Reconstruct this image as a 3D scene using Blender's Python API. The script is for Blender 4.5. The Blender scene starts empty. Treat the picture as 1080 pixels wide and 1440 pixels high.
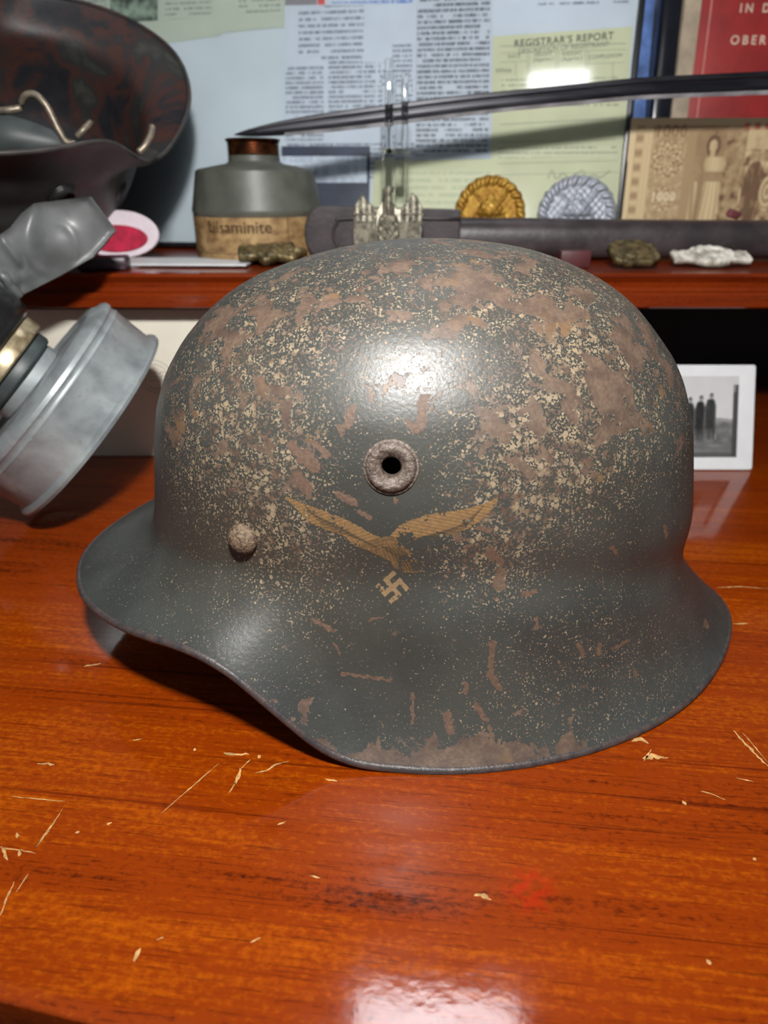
import bpy, bmesh, math, random
import numpy as np
from mathutils import Vector, Matrix
from mathutils.bvhtree import BVHTree
from mathutils import noise as mnoise

random.seed(7); np.random.seed(7)
S = bpy.context.scene
COL = S.collection
PI = math.pi

# ---------------------------------------------------------------- camera
FPX = 960.0; PITCH = math.radians(26); CAMH = 0.2
cs, sn = math.cos(PITCH), math.sin(PITCH)
cam = bpy.data.cameras.new('camera'); camo = bpy.data.objects.new('camera', cam); COL.objects.link(camo)
cam.sensor_fit = 'VERTICAL'; cam.sensor_height = 36.0; cam.lens = 36.0 * FPX / 1440.0
cam.clip_start = 0.01; cam.clip_end = 30
camo.location = (0, 0, CAMH); camo.rotation_euler = (PI / 2 - PITCH, 0, 0)
cam.dof.use_dof = True; cam.dof.focus_distance = 0.262; cam.dof.aperture_fstop = 10.0
S.camera = camo

# ---------------------------------------------------------------- world, lights, exposure
W = bpy.data.worlds.new('world'); S.world = W; W.use_nodes = True
W.node_tree.nodes['Background'].inputs[0].default_value = (0.86, 0.93, 1.0, 1)
W.node_tree.nodes['Background'].inputs[1].default_value = 0.13

def area(name, loc, target, size, power, color, size_y=None):
    l = bpy.data.lights.new(name, 'AREA'); l.energy = power; l.color = color
    l.shape = 'RECTANGLE' if size_y else 'DISK'; l.size = size
    if size_y: l.size_y = size_y
    o = bpy.data.objects.new(name, l); COL.objects.link(o); o.location = loc
    o.rotation_euler = (Vector(target) - Vector(loc)).to_track_quat('-Z', 'Y').to_euler()
    return o
area('key_lamp', (0.0, 0.0, 0.42), (0.02, 0.55, 0.12), 0.045, 4.5, (1.0, 0.985, 0.96))
area('ceiling_lamp', (0.085, 0.635, 1.05), (0.05, 0.15, 0.0), 0.26, 1.35, (0.93, 0.95, 1.0), 0.08)
area('room_lamp', (-0.09, -1.90, 1.76), (0.15, 0.6, 0.2), 0.26, 1.5, (0.95, 0.97, 1.0), 0.08)
S.view_settings.view_transform = 'Standard'; S.view_settings.look = 'None'
S.view_settings.gamma = 1; S.view_settings.use_curve_mapping = False
S.view_settings.exposure = 0.0

# ---------------------------------------------------------------- pixel helpers (real positions at real depths)
def ray(px, py):
    a = (px - 540) / FPX; b = -(py - 720) / FPX
    return Vector((a, cs + b * sn, -sn + b * cs))
def at(px, py, y):
    r = ray(px, py); r = r * (y / r.y); return Vector((r.x, y, CAMH + r.z))
def atz(px, py, z):
    r = ray(px, py); r = r * ((z - CAMH) / r.z); return Vector((r.x, r.y, z))

# ---------------------------------------------------------------- object helpers
def lin(c):
    f = lambda v: v / 12.92 if v <= .04045 else ((v + .055) / 1.055) ** 2.4
    return tuple(f(v / 255.0) for v in c)
def tag(o, label=None, cat=None, group=None, kind=None):
    if label: o['label'] = label
    if cat: o['category'] = cat
    if group: o['group'] = group
    if kind: o['kind'] = kind
    return o
def empty(name, loc=(0, 0, 0), rot=None):
    o = bpy.data.objects.new(name, None); COL.objects.link(o); o.location = loc; o.empty_display_size = .02
    if rot: o.rotation_euler = rot
    return o
def mesh(name, verts, faces, mat, parent=None, smooth=True, loc=None, rot=None, mw=None):
    me = bpy.data.meshes.new(name)
    me.from_pydata([tuple(v) for v in verts], [], [tuple(int(i) for i in f) for f in faces]); me.update()
    return wrap(name, me, mat, parent, smooth, loc, rot, mw)
def wrap(name, me, mat, parent=None, smooth=True, loc=None, rot=None, mw=None):
    if mat: me.materials.append(mat)
    if smooth:
        me.polygons.foreach_set('use_smooth', [True] * len(me.polygons))
    o = bpy.data.objects.new(name, me); COL.objects.link(o)
    if parent is not None: o.parent = parent
    if loc is not None: o.location = loc
    if rot is not None: o.rotation_euler = rot
    if mw is not None: o.matrix_local = mw
    return o
def from_bm(name, bm, mat, parent=None, smooth=False, **k):
    bmesh.ops.recalc_face_normals(bm, faces=bm.faces)
    me = bpy.data.meshes.new(name); bm.to_mesh(me); bm.free()
    return wrap(name, me, mat, parent, smooth, **k)
def autosmooth(o, ang=35):
    m = o.modifiers.new('w', 'EDGE_SPLIT'); m.split_angle = math.radians(ang)
def box(name, size, mat, parent=None, bevel=0, seg=2, **k):
    bm = bmesh.new(); bmesh.ops.create_cube(bm, size=1)
    bmesh.ops.scale(bm, vec=size, verts=bm.verts)
    if bevel: bmesh.ops.bevel(bm, geom=bm.edges[:], offset=bevel, segments=seg, affect='EDGES', profile=.5)
    o = from_bm(name, bm, mat, parent, smooth=bool(bevel), **k)
    if bevel: autosmooth(o, 30)
    return o
def prism(name, pts, depth, mat, parent=None, bevel=0, **k):
    """2D outline (local x,y) extruded along +z by depth."""
    bm = bmesh.new()
    vs = [bm.verts.new((p[0], p[1], 0)) for p in pts]
    f = bm.faces.new(vs)
    r = bmesh.ops.extrude_face_region(bm, geom=[f])
    bmesh.ops.translate(bm, vec=(0, 0, depth), verts=[v for v in r['geom'] if isinstance(v, bmesh.types.BMVert)])
    if bevel: bmesh.ops.bevel(bm, geom=bm.edges[:], offset=bevel, segments=2, affect='EDGES', profile=.5)
    return from_bm(name, bm, mat, parent, smooth=False, **k)
def lathe(name, prof, mat, parent=None, n=64, closed=False, **k):
    """profile of (r,z) revolved about local z"""
    vs = []; fs = []
    for i in range(n):
        a = 2 * PI * i / n
        for r, z in prof: vs.append((r * math.cos(a), r * math.sin(a), z))
    m = len(prof)
    for i in range(n):
        j = (i + 1) % n
        for q in range(m - 1 + (1 if closed else 0)):
            q2 = (q + 1) % m
            fs.append((i * m + q, j * m + q, j * m + q2, i * m + q2))
    o = mesh(name, vs, fs, mat, parent, True, **k)
    bm = bmesh.new(); bm.from_mesh(o.data); bmesh.ops.remove_doubles(bm, verts=bm.verts, dist=1e-6)
    bmesh.ops.recalc_face_normals(bm, faces=bm.faces); bm.to_mesh(o.data); bm.free()
    autosmooth(o, 40)
    return o
def catmull(pts, n):
    P = [Vector(p) for p in pts]; P = [P[0] * 2 - P[1]] + P + [P[-1] * 2 - P[-2]]
    out = []
    for i in range(1, len(P) - 2):
        for t in range(n):
            u = t / n
            out.append(.5 * ((2 * P[i]) + (P[i + 1] - P[i - 1]) * u + (2 * P[i - 1] - 5 * P[i] + 4 * P[i + 1] - P[i + 2]) * u * u
                             + (3 * P[i] - P[i - 1] - 3 * P[i + 1] + P[i + 2]) * u ** 3))
    out.append(P[-2]); return out
def tube(name, pts, r, mat, parent=None, n=10, sub=8, **k):
    path = catmull(pts, sub); vs = []; fs = []
    up = Vector((.13, .2, 1)).normalized()
    for i, p in enumerate(path):
        t = (path[min(i + 1, len(path) - 1)] - path[max(i - 1, 0)]).normalized()
        a = t.cross(up).normalized(); b = a.cross(t)
        rr = r(i / (len(path) - 1)) if callable(r) else r
        for q in range(n):
            an = 2 * PI * q / n; vs.append(p + a * (math.cos(an) * rr) + b * (math.sin(an) * rr))
    for i in range(len(path) - 1):
        for q in range(n):
            q2 = (q + 1) % n; fs.append((i * n + q, i * n + q2, (i + 1) * n + q2, (i + 1) * n + q))
    fs.append(tuple(range(n))[::-1]); fs.append(tuple(range((len(path) - 1) * n, len(path) * n)))
    return mesh(name, vs, fs, mat, parent, True, **k)
def basis(o, x, y, z):
    m = Matrix.Identity(4)
    for i, v in enumerate((x, y, z)):
        for r in range(3): m[r][i] = v[r]
    m.translation = o; return m
def relief(name, w, h, nx, ny, fn, mat, parent=None, back=0.0, **k):
    """solid relief: fn(u,v in -1..1) -> height (None = outside). local x right, y up, z out."""
    H = {}; vs = []; fs = []
    def vid(i, j, b):
        key = (i, j, b)
        if key not in H:
            u = 2 * i / nx - 1; v = 2 * j / ny - 1
            z = -back if b else max(fn(u, v) or 0, 0.0002)
            H[key] = len(vs); vs.append((u * w / 2, v * h / 2, z))
        return H[key]
    ins = [[fn(2 * (i + .5) / nx - 1, 2 * (j + .5) / ny - 1) is not None for j in range(ny)] for i in range(nx)]
    for i in range(nx):
        for j in range(ny):
            if not ins[i][j]: continue
            a = [(i, j), (i + 1, j), (i + 1, j + 1), (i, j + 1)]
            fs.append([vid(*q, 0) for q in a]); fs.append([vid(*q, 1) for q in a][::-1])
            for (p, q), (di, dj) in (((0, 1), (0, -1)), ((1, 2), (1, 0)), ((2, 3), (0, 1)), ((3, 0), (-1, 0))):
                ii, jj = i + di, j + dj
                if not (0 <= ii < nx and 0 <= jj < ny) or not ins[ii][jj]:
                    fs.append([vid(*a[q], 0), vid(*a[p], 0), vid(*a[p], 1), vid(*a[q], 1)])
    return mesh(name, vs, fs, mat, parent, True, **k)
def inpoly(x, y, P):
    c = False; n = len(P); j = n - 1
    for i in range(n):
        xi, yi = P[i]; xj, yj = P[j]
        if (yi > y) != (yj > y) and x < (xj - xi) * (y - yi) / (yj - yi) + xi: c = not c
        j = i
    return c
def segd(x, y, a, b):
    vx, vy = b[0] - a[0], b[1] - a[1]; L = vx * vx + vy * vy or 1e-9
    t = max(0, min(1, ((x - a[0]) * vx + (y - a[1]) * vy) / L))
    return math.hypot(x - a[0] - vx * t, y - a[1] - vy * t)
def fnoise(x, y, z=0.0): return mnoise.noise(Vector((x, y, z)))
def fbm(x, y, z=0.0, o=4): return mnoise.fractal(Vector((x, y, z)), 1.0, 2.0, o)

# ---------------------------------------------------------------- material helpers
class G:
    def __init__(s, name):
        s.m = bpy.data.materials.new(name); s.m.use_nodes = True; s.t = s.m.node_tree
        s.b = s.t.nodes['Principled BSDF']
        s.tc = s.t.nodes.new('ShaderNodeTexCoord')
    def n(s, typ, props=None, **inp):
        o = s.t.nodes.new(typ)
        for k, v in (props or {}).items(): setattr(o, k, v)
        for k, v in inp.items():
            key = int(k[1:]) if k[0] == 'i' and k[1:].isdigit() else k.replace('_', ' ')
            s.put(o.inputs[key], v)
        return o
    def put(s, sock, v):
        if isinstance(v, bpy.types.NodeSocket): s.t.links.new(v, sock)
        elif isinstance(v, bpy.types.Node): s.t.links.new(v.outputs[0], sock)
        else:
            if isinstance(v, tuple) and len(v) == 3 and sock.type == 'RGBA': v = v + (1,)
            sock.default_value = v
    def math(s, op, a, b=0.0, c=0.0):
        o = s.t.nodes.new('ShaderNodeMath'); o.operation = op
        s.put(o.inputs[0], a); s.put(o.inputs[1], b); s.put(o.inputs[2], c); return o.outputs[0]
    def mix(s, f, a, b, blend='MIX'):
        o = s.t.nodes.new('ShaderNodeMix'); o.data_type = 'RGBA'; o.blend_type = blend
        s.put(o.inputs[0], f); s.put(o.inputs[6], a); s.put(o.inputs[7], b); return o.outputs[2]
    def noise(s, vec, scale, detail=4.0, rough=.55, dist=0.0, out='Fac'):
        o = s.n('ShaderNodeTexNoise', None, Vector=vec, Scale=scale, Detail=detail, Roughness=rough, Distortion=dist)
        return o.outputs[out]
    def ramp(s, f, lo, hi):
        o = s.n('ShaderNodeMapRange', {'interpolation_type': 'SMOOTHSTEP'}, i0=f, i1=lo, i2=hi, i3=0.0, i4=1.0); return o.outputs[0]
    def cramp(s, f, stops):
        o = s.t.nodes.new('ShaderNodeValToRGB'); e = o.color_ramp.elements
        while len(e) > 1: e.remove(e[-1])
        e[0].position = stops[0][0]; e[0].color = stops[0][1] + (1,)
        for p, c in stops[1:]:
            q = e.new(p); q.color = c + (1,)
        s.put(o.inputs[0], f); return o.outputs[0]
    def mapv(s, vec, scale=(1, 1, 1), rot=(0, 0, 0), loc=(0, 0, 0)):
        return s.n('ShaderNodeMapping', None, Vector=vec, Location=loc, Rotation=rot, Scale=scale).outputs[0]
    def bump(s, h, strength=.3, dist=.001, normal=None):
        o = s.n('ShaderNodeBump', None, Height=h, Strength=strength, Distance=dist)
        if normal is not None: s.put(o.inputs['Normal'], normal)
        return o.outputs[0]
    def set(s, **k):
        for kk, v in k.items(): s.put(s.b.inputs[kk.replace('_', ' ')], v)
        return s.m

def simple(name, rgb, rough=.5, metal=0.0, var=.15, scale=60, bump=0.0, bscale=300, coat=0.0, dark=None):
    g = G(name); o = g.tc.outputs['Object']
    n = g.noise(o, scale, 5)
    c2 = dark if dark else tuple(v * (1 - 2.2 * var) for v in rgb)
    col = g.mix(g.ramp(n, .3, .7), tuple(c2), tuple(min(1, v * (1 + var)) for v in rgb))
    k = dict(Base_Color=col, Roughness=rough, Metallic=metal)
    if bump: k['Normal'] = g.bump(g.noise(o, bscale, 3), bump, .0006)
    if coat: k['Coat_Weight'] = coat; k['Coat_Roughness'] = .08
    return g.set(**k)

def wood_mat(name, base, dark, light, rot, coat=.9, rough=.35, stain=None):
    g = G(name); o = g.tc.outputs['Object']
    v = g.mapv(o, rot=(0, 0, rot))
    big = g.noise(g.mapv(v, (1.6, 24, 20)), 1.0, 6, .62, .35)
    fine = g.noise(g.mapv(v, (16, 330, 200)), 1.0, 5, .65, .2)
    pores = g.noise(g.mapv(v, (45, 1100, 600)), 1.0, 3, .6)
    mott = g.noise(g.mapv(v, (340, 520, 300)), 1.0, 3, .65)
    f = g.math('ADD', g.math('MULTIPLY', big, .44), g.math('ADD', g.math('MULTIPLY', fine, .28), g.math('MULTIPLY', mott, .28)))
    col = g.cramp(f, [(.36, dark), (.46, base), (.50, base), (.68, light)])
    dk = g.ramp(g.noise(g.mapv(v, (2.0, 210, 60), loc=(3, 1, 0)), 1.0, 5, .65, .4), .59, .68)
    col = g.mix(g.math('MULTIPLY', dk, .6), col, dark)
    col = g.mix(g.math('MULTIPLY', g.ramp(pores, .56, .66), .45), col, dark)
    if stain:
        sd = g.n('ShaderNodeVectorMath', {'operation': 'DISTANCE'}, i0=o, i1=stain).outputs['Value']
        sm = g.math('MULTIPLY', g.math('SUBTRACT', 1.0, g.ramp(sd, .003, .011)), g.ramp(g.noise(o, 260, 3), .38, .58))
        col = g.mix(g.math('MULTIPLY', sm, .4), col, lin((176, 26, 6)))
    smear = g.noise(g.mapv(o, (40, 55, 40)), 1.0, 4, .6)
    nb = g.bump(g.noise(g.mapv(v, (30, 300, 200)), 1.0, 3), .12, .0004)
    cn = g.bump(g.math('ADD', g.noise(g.mapv(o, (60, 80, 70)), 1.0, 3), g.math('MULTIPLY', g.noise(g.mapv(o, (320, 360, 300)), 1.0, 3), .25)), .10, .0007)
    return g.set(Base_Color=col, Roughness=rough, Specular_IOR_Level=.06, Normal=nb, Coat_Weight=coat,
                 Coat_Roughness=g.n('ShaderNodeMapRange', None, i0=smear, i1=.3, i2=.7, i3=.05, i4=.12).outputs[0], Coat_Normal=cn)

def text_mat(name, paper, ink, spacing, word=.012, ratio=.5, strength=.75, letter=None, rough=.5):
    """illegible print: rows along local x, row pitch `spacing` (m)"""
    g = G(name); o = g.tc.outputs['Object']
    sep = g.n('ShaderNodeSeparateXYZ', None, Vector=o)
    row = g.math('DIVIDE', sep.outputs[1], spacing)
    fr = g.math('FRACT', row); rid = g.math('FLOOR', row)
    line = g.math('LESS_THAN', fr, ratio)
    letter = letter or spacing * .42
    v = g.n('ShaderNodeCombineXYZ', None, X=g.math('DIVIDE', sep.outputs[0], letter), Y=g.math('MULTIPLY', rid, 7.31), Z=0.0)
    l = g.ramp(g.noise(v, 1.0, 3, .7), .40, .50)
    v3 = g.n('ShaderNodeCombineXYZ', None, X=g.math('DIVIDE', sep.outputs[0], letter * .7), Y=g.math('DIVIDE', sep.outputs[1], spacing * .2), Z=0.0)
    l2 = g.ramp(g.noise(v3, 1.0, 2, .7), .36, .5)
    v2 = g.n('ShaderNodeCombineXYZ', None, X=g.math('DIVIDE', sep.outputs[0], word), Y=g.math('MULTIPLY', rid, 3.77), Z=5.0)
    w = g.ramp(g.noise(v2, 1.0, 1), .33, .38)
    m = g.math('MULTIPLY', g.math('MULTIPLY', line, g.math('MULTIPLY', l, l2)), g.math('MULTIPLY', w, strength))
    return g.set(Base_Color=g.mix(m, paper, ink), Roughness=rough)

def attr_mat(name, rough=.6, metal=0.0, attr='col', bump=0.0, bscale=400, coat=0.0):
    g = G(name); a = g.n('ShaderNodeVertexColor', {'layer_name': attr})
    k = dict(Base_Color=a.outputs[0], Roughness=rough, Metallic=metal)
    if bump: k['Normal'] = g.bump(g.noise(g.tc.outputs['Object'], bscale, 3), bump, .0004)
    if coat: k['Coat_Weight'] = coat
    return g.set(**k)
def setcol(o, cols, name='col'):
    ca = o.data.color_attributes.new(name, 'FLOAT_COLOR', 'POINT')
    a = np.ones((len(o.data.vertices), 4), np.float32); a[:, :3] = np.asarray(cols, np.float32)
    ca.data.foreach_set('color', a.ravel())
def canvas(name, w, h, nx, ny, paint, mat, parent=None, **k):
    """flat print: w x h sheet (local xy), colour painted by paint(u,v) 0..1 (v up), sRGB 0-255"""
    vs = []; cols = []
    for j in range(ny + 1):
        for i in range(nx + 1):
            u, v = i / nx, j / ny
            vs.append(((u - .5) * w, (v - .5) * h, 0)); cols.append(lin(paint(u, v)))
    fs = [(j * (nx + 1) + i, j * (nx + 1) + i + 1, (j + 1) * (nx + 1) + i + 1, (j + 1) * (nx + 1) + i) for j in range(ny) for i in range(nx)]
    o = mesh(name, vs, fs, mat, parent, False, **k); setcol(o, cols); return o
FONT = None
def text(name, body, size, mat, parent=None, extrude=.0001, align='CENTER', spacing=1.0, bold=0.0, **k):
    cu = bpy.data.curves.new(name, 'FONT'); cu.body = body; cu.size = size; cu.extrude = extrude
    cu.align_x = align; cu.align_y = 'CENTER'; cu.space_character = spacing; cu.offset = bold
    o = bpy.data.objects.new(name, cu); COL.objects.link(o)
    dg = bpy.context.evaluated_depsgraph_get(); me = bpy.data.meshes.new_from_object(o.evaluated_get(dg))
    bpy.data.objects.remove(o)
    me.materials.clear()
    return wrap(name, me, mat, parent, False, **k)

# ================================================================= STRUCTURE: wall, floor, desk
M_wall = simple('wall_paint', (.10, .11, .14), .8, var=.05)
M_floor = simple('floor_carpet', (.03, .028, .026), .9, var=.1)
o = box('wall_back', (3.0, .05, 2.4), M_wall, loc=(0, .925, .45)); tag(o, kind='structure')
o = box('floor', (3.0, 3.0, .04), M_floor, loc=(0, -.55, -.77)); tag(o, kind='structure')

WR = math.radians(-6.6)
M_wood = wood_mat('cherry_lacquer', lin((128, 47, 3)), lin((54, 11, 1)), lin((180, 89, 4)), -WR, coat=.85, stain=tuple(atz(745, 1252, 0) - Vector((0, .4, 0))))
M_wood2 = wood_mat('cherry_lacquer_shelf', lin((114, 40, 8)), lin((76, 20, 5)), lin((132, 54, 10)), 0, coat=.5)
M_black = simple('black_back_panel', (.012, .013, .02), .6, var=.1)
M_raw = simple('bare_wood_scratch', lin((196, 150, 92)), .7, var=.2, scale=400)

SH_Z = .141; SH_Y = .50
desk = empty('desk', (0, .4, 0))
tag(desk, 'glossy reddish-brown cherry wood desk with raised rear shelf and scratched top', 'desk')
# desktop: front edge line runs slightly askew, with rounded nose
fl = atz(0, 1407, 0); fr = atz(130, 1440, 0)
dirx = (fr - fl).normalized()
def front_y(x): return fl.y + (x - fl.x) * dirx.y / dirx.x
xs = list(np.linspace(-.9, .9, 121)); prof = []
for k_ in range(9):
    a = PI / 2 * k_ / 8; prof.append((-.0016 * math.sin(a), -.0016 * (1 - math.cos(a))))
vs = []; fs = []
for x in xs:
    y0 = front_y(x) + .0016
    chip = 0
    if -.17 < x < -.06: chip = .0016 * max(0, fbm(x * 160, 3.3)) + .0006 * max(0, fnoise(x * 600, 1))
    if x < -.105: chip += .0022 * min(1, (-.105 - x) / .004) * (.6 + .5 * fnoise(x * 300, 8))
    col_ = [(x, .86, -.03), (x, .86, 0), (x, y0 + .006 + chip, 0)]
    for (dy, dz) in prof: col_.append((x, y0 + dy + chip, dz - (.3 * chip)))
    col_ += [(x, y0 + .001 + chip * .5, -.03)]
    vs += [(a, b - .4, c) for a, b, c in col_]
m_ = len(prof) + 4
for i in range(len(xs) - 1):
    for q in range(m_):
        q2 = (q + 1) % m_
        fs.append((i * m_ + q, i * m_ + q2, (i + 1) * m_ + q2, (i + 1) * m_ + q))
fs.append(tuple(range(m_))); fs.append(tuple(range((len(xs) - 1) * m_, len(xs) * m_))[::-1])
dt = mesh('desktop', vs, fs, M_wood, desk); autosmooth(dt, 40)
# shelf board with stepped front moulding
prof = [(.86, SH_Z - .022), (.86, SH_Z), (.4985, SH_Z), (.4972, SH_Z - .0008), (.4968, SH_Z - .002), (.4995, SH_Z - .0060), (.5000, SH_Z - .0095), (.4985, SH_Z - .0118),
        (.4935, SH_Z - .0124), (.4922, SH_Z - .0136), (.4925, SH_Z - .0215), (.494, SH_Z - .0228), (.51, SH_Z - .0228)]
vs = []; fs = []; n_ = len(prof)
for x in (-.9, .9): vs += [(x, y - .4, z) for y, z in prof]
for q in range(n_): fs.append((q, (q + 1) % n_, n_ + (q + 1) % n_, n_ + q))
fs += [tuple(range(n_))[::-1], tuple(range(n_, 2 * n_))]
sb = mesh('shelf_board', vs, fs, M_wood2, desk, False)
box('back_panel', (1.8, .012, SH_Z - .022), M_black, desk, loc=(0, .76 - .4, (SH_Z - .022) / 2))
for sx in (-.88, .88): box('side_panel', (.02, .36, SH_Z - .0228), M_wood2, desk, loc=(sx, .68 - .4, (SH_Z - .0228) / 2))
box('apron', (1.7, .02, .09), M_wood2, desk, loc=(0, front_y(0) + .06 - .4, -.075))
for sx in (-.84, .84):
    for yy in (.18, .82): box('leg', (.06, .06, .72), M_wood2, desk, bevel=.004, loc=(sx, yy - .4, -.39))

# scratches and chips in the lacquer: flat patches of bare wood lying on the desktop
def scratch(pts, w, jag=.5):
    P = [atz(a, b, 0.00012) for a, b in pts]
    P2 = []
    for i in range(len(P) - 1):
        n = max(3, int((P[i + 1] - P[i]).length / .0012))
        for t in range(n): P2.append(P[i].lerp(P[i + 1], t / n))
    P2.append(P[-1]); L = []; R = []
    for i, p in enumerate(P2):
        d = (P2[min(i + 1, len(P2) - 1)] - P2[max(i - 1, 0)]).normalized(); nrm = Vector((-d.y, d.x, 0))
        t = i / (len(P2) - 1); ww = w * (math.sin(PI * min(.97, max(.03, t))) ** .6) * (1 + jag * random.uniform(-1, 1))
        s_ = nrm * (w * jag * .5 * random.uniform(-1, 1))
        L.append(p + nrm * ww / 2 + s_); R.append(p - nrm * ww / 2 + s_)
    n = len(L); vv = L + R; ff = [(i, n + i, n + i + 1, i + 1) for i in range(n - 1)]
    o = mesh('scratch', [v - Vector((0, .4, 0)) for v in vv], ff, M_raw, desk, False)
for pts, w in [([(315, 1058), (330, 1061), (350, 1060)], .0016), ([(362, 1063), (367, 1064)], .0013), ([(338, 1080), (335, 1095), (330, 1103)], .0014),
               ([(332, 1099), (322, 1115)], .0005), ([(308, 1073), (286, 1092), (254, 1120), (226, 1144)], .00042), ([(352, 1068), (338, 1082)], .0005),
               ([(358, 1087), (374, 1084), (388, 1075), (406, 1070)], .0006), ([(53, 1073), (77, 1075)], .0014), ([(118, 937), (142, 933)], .0011),
               ([(458, 1095), (474, 1099)], .0008), ([(88, 1137), (78, 1153), (58, 1180), (48, 1192)], .0005), ([(70, 1168), (48, 1192)], .0006),
               ([(40, 1228), (23, 1254)], .0004), ([(0, 1288), (10, 1262), (20, 1240)], .0005), ([(0, 1192), (25, 1195), (50, 1200)], .0005),
               ([(25, 1204), (30, 1194)], .0014), ([(188, 1352), (198, 1333)], .0014), ([(888, 1042), (902, 1039), (912, 1046)], .0016),
               ([(905, 1068), (918, 1063), (940, 1066)], .0019), ([(906, 1070), (916, 1054)], .0006), ([(1032, 1027), (1050, 1048), (1080, 1078)], .0012),
               ([(1044, 1030), (1080, 1072)], .0005), ([(1008, 826), (1045, 825), (1080, 828)], .0009), ([(1035, 1094), (1060, 1099)], .0006),
               ([(1030, 877), (1052, 877)], .0010), ([(667, 1258), (680, 1260), (690, 1266)], .0013), ([(16, 1120), (60, 1124), (92, 1127)], .0004),
               ([(390, 1160), (402, 1155)], .0006), ([(150, 1158), (157, 1157)], .0012), ([(106, 1171), (112, 1169)], .0010), ([(220, 1322), (230, 1318)], .0005),
               ([(352, 1326), (366, 1318)], .0007), ([(22, 1176), (27, 1174)], .0020), ([(186, 1041), (200, 1039)], .0007), ([(960, 1130), (964, 1128)], .0014),
               ([(272, 1054), (276, 1054)], .0012), ([(436, 1232), (450, 1234)], .0008), ([(995, 1355), (1000, 1353)], .0013), ([(10, 1210), (6, 1200), (2, 1190)], .0008),
               ([(985, 1112), (1000, 1116), (1020, 1125)], .0005), ([(1058, 1208), (1062, 1206)], .0014), ([(900, 845), (905, 844)], .0008)]:
    scratch(pts, w)

# ================================================================= STEEL HELMET SHELL (shared generator)
YC = .300; XC = .0183
rim_x = [-.148, -.1455, -.133, -.112, -.095, -.080, -.062, -.040, -.018, .004, .024, .044, .0644, .0855, .1008, .1180, .1345, .1475, .1585, .1675, .1740, .1765]
rim_y = [0, .018, .046, .0695, .083, .092, .1005, .1070, .1105, .1125, .1133, .1117, .1077, .1010, .0940, .0838, .0708, .0570, .0430, .0285, .0140, 0]
rz_x = [-.148, -.133, -.11, -.094, -.080, -.070, -.062, -.0545, -.0478, -.040, -.032, -.024, -.016, -.008, .003, .024, .08, .13, .18]
rz_z = [.0335, .0355, .0385, .0412, .0432, .0430, .0407, .0370, .0312, .0241, .0164, .0090, .0044, .0022, .0011, .0004, .0006, .0012, .002]
pf_z = [.03, .0556, .0662, .0813, .0957, .1109, .1253, .1374, .1479, .1567, .1627, .1695, .1740, .1762, .1768]
pf_r = [.1335, .1323, .1301, .1278, .1259, .1228, .1168, .1083, .0981, .0861, .0746, .0537, .0335, .0150, 0.0]
pr_z = [.03, .0411, .0506, .0688, .087, .1026, .1109, .1226, .1318, .1423, .1515, .1592, .1644, .1684, .1723, .1746, .1762, .1768]
pr_r = [.1325, .1318, .1303, .1284, .1250, .1219, .1192, .1143, .1087, .0993, .0902, .0792, .0687, .0585, .0462, .0340, .0155, 0.0]
ZT = .1768
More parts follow.
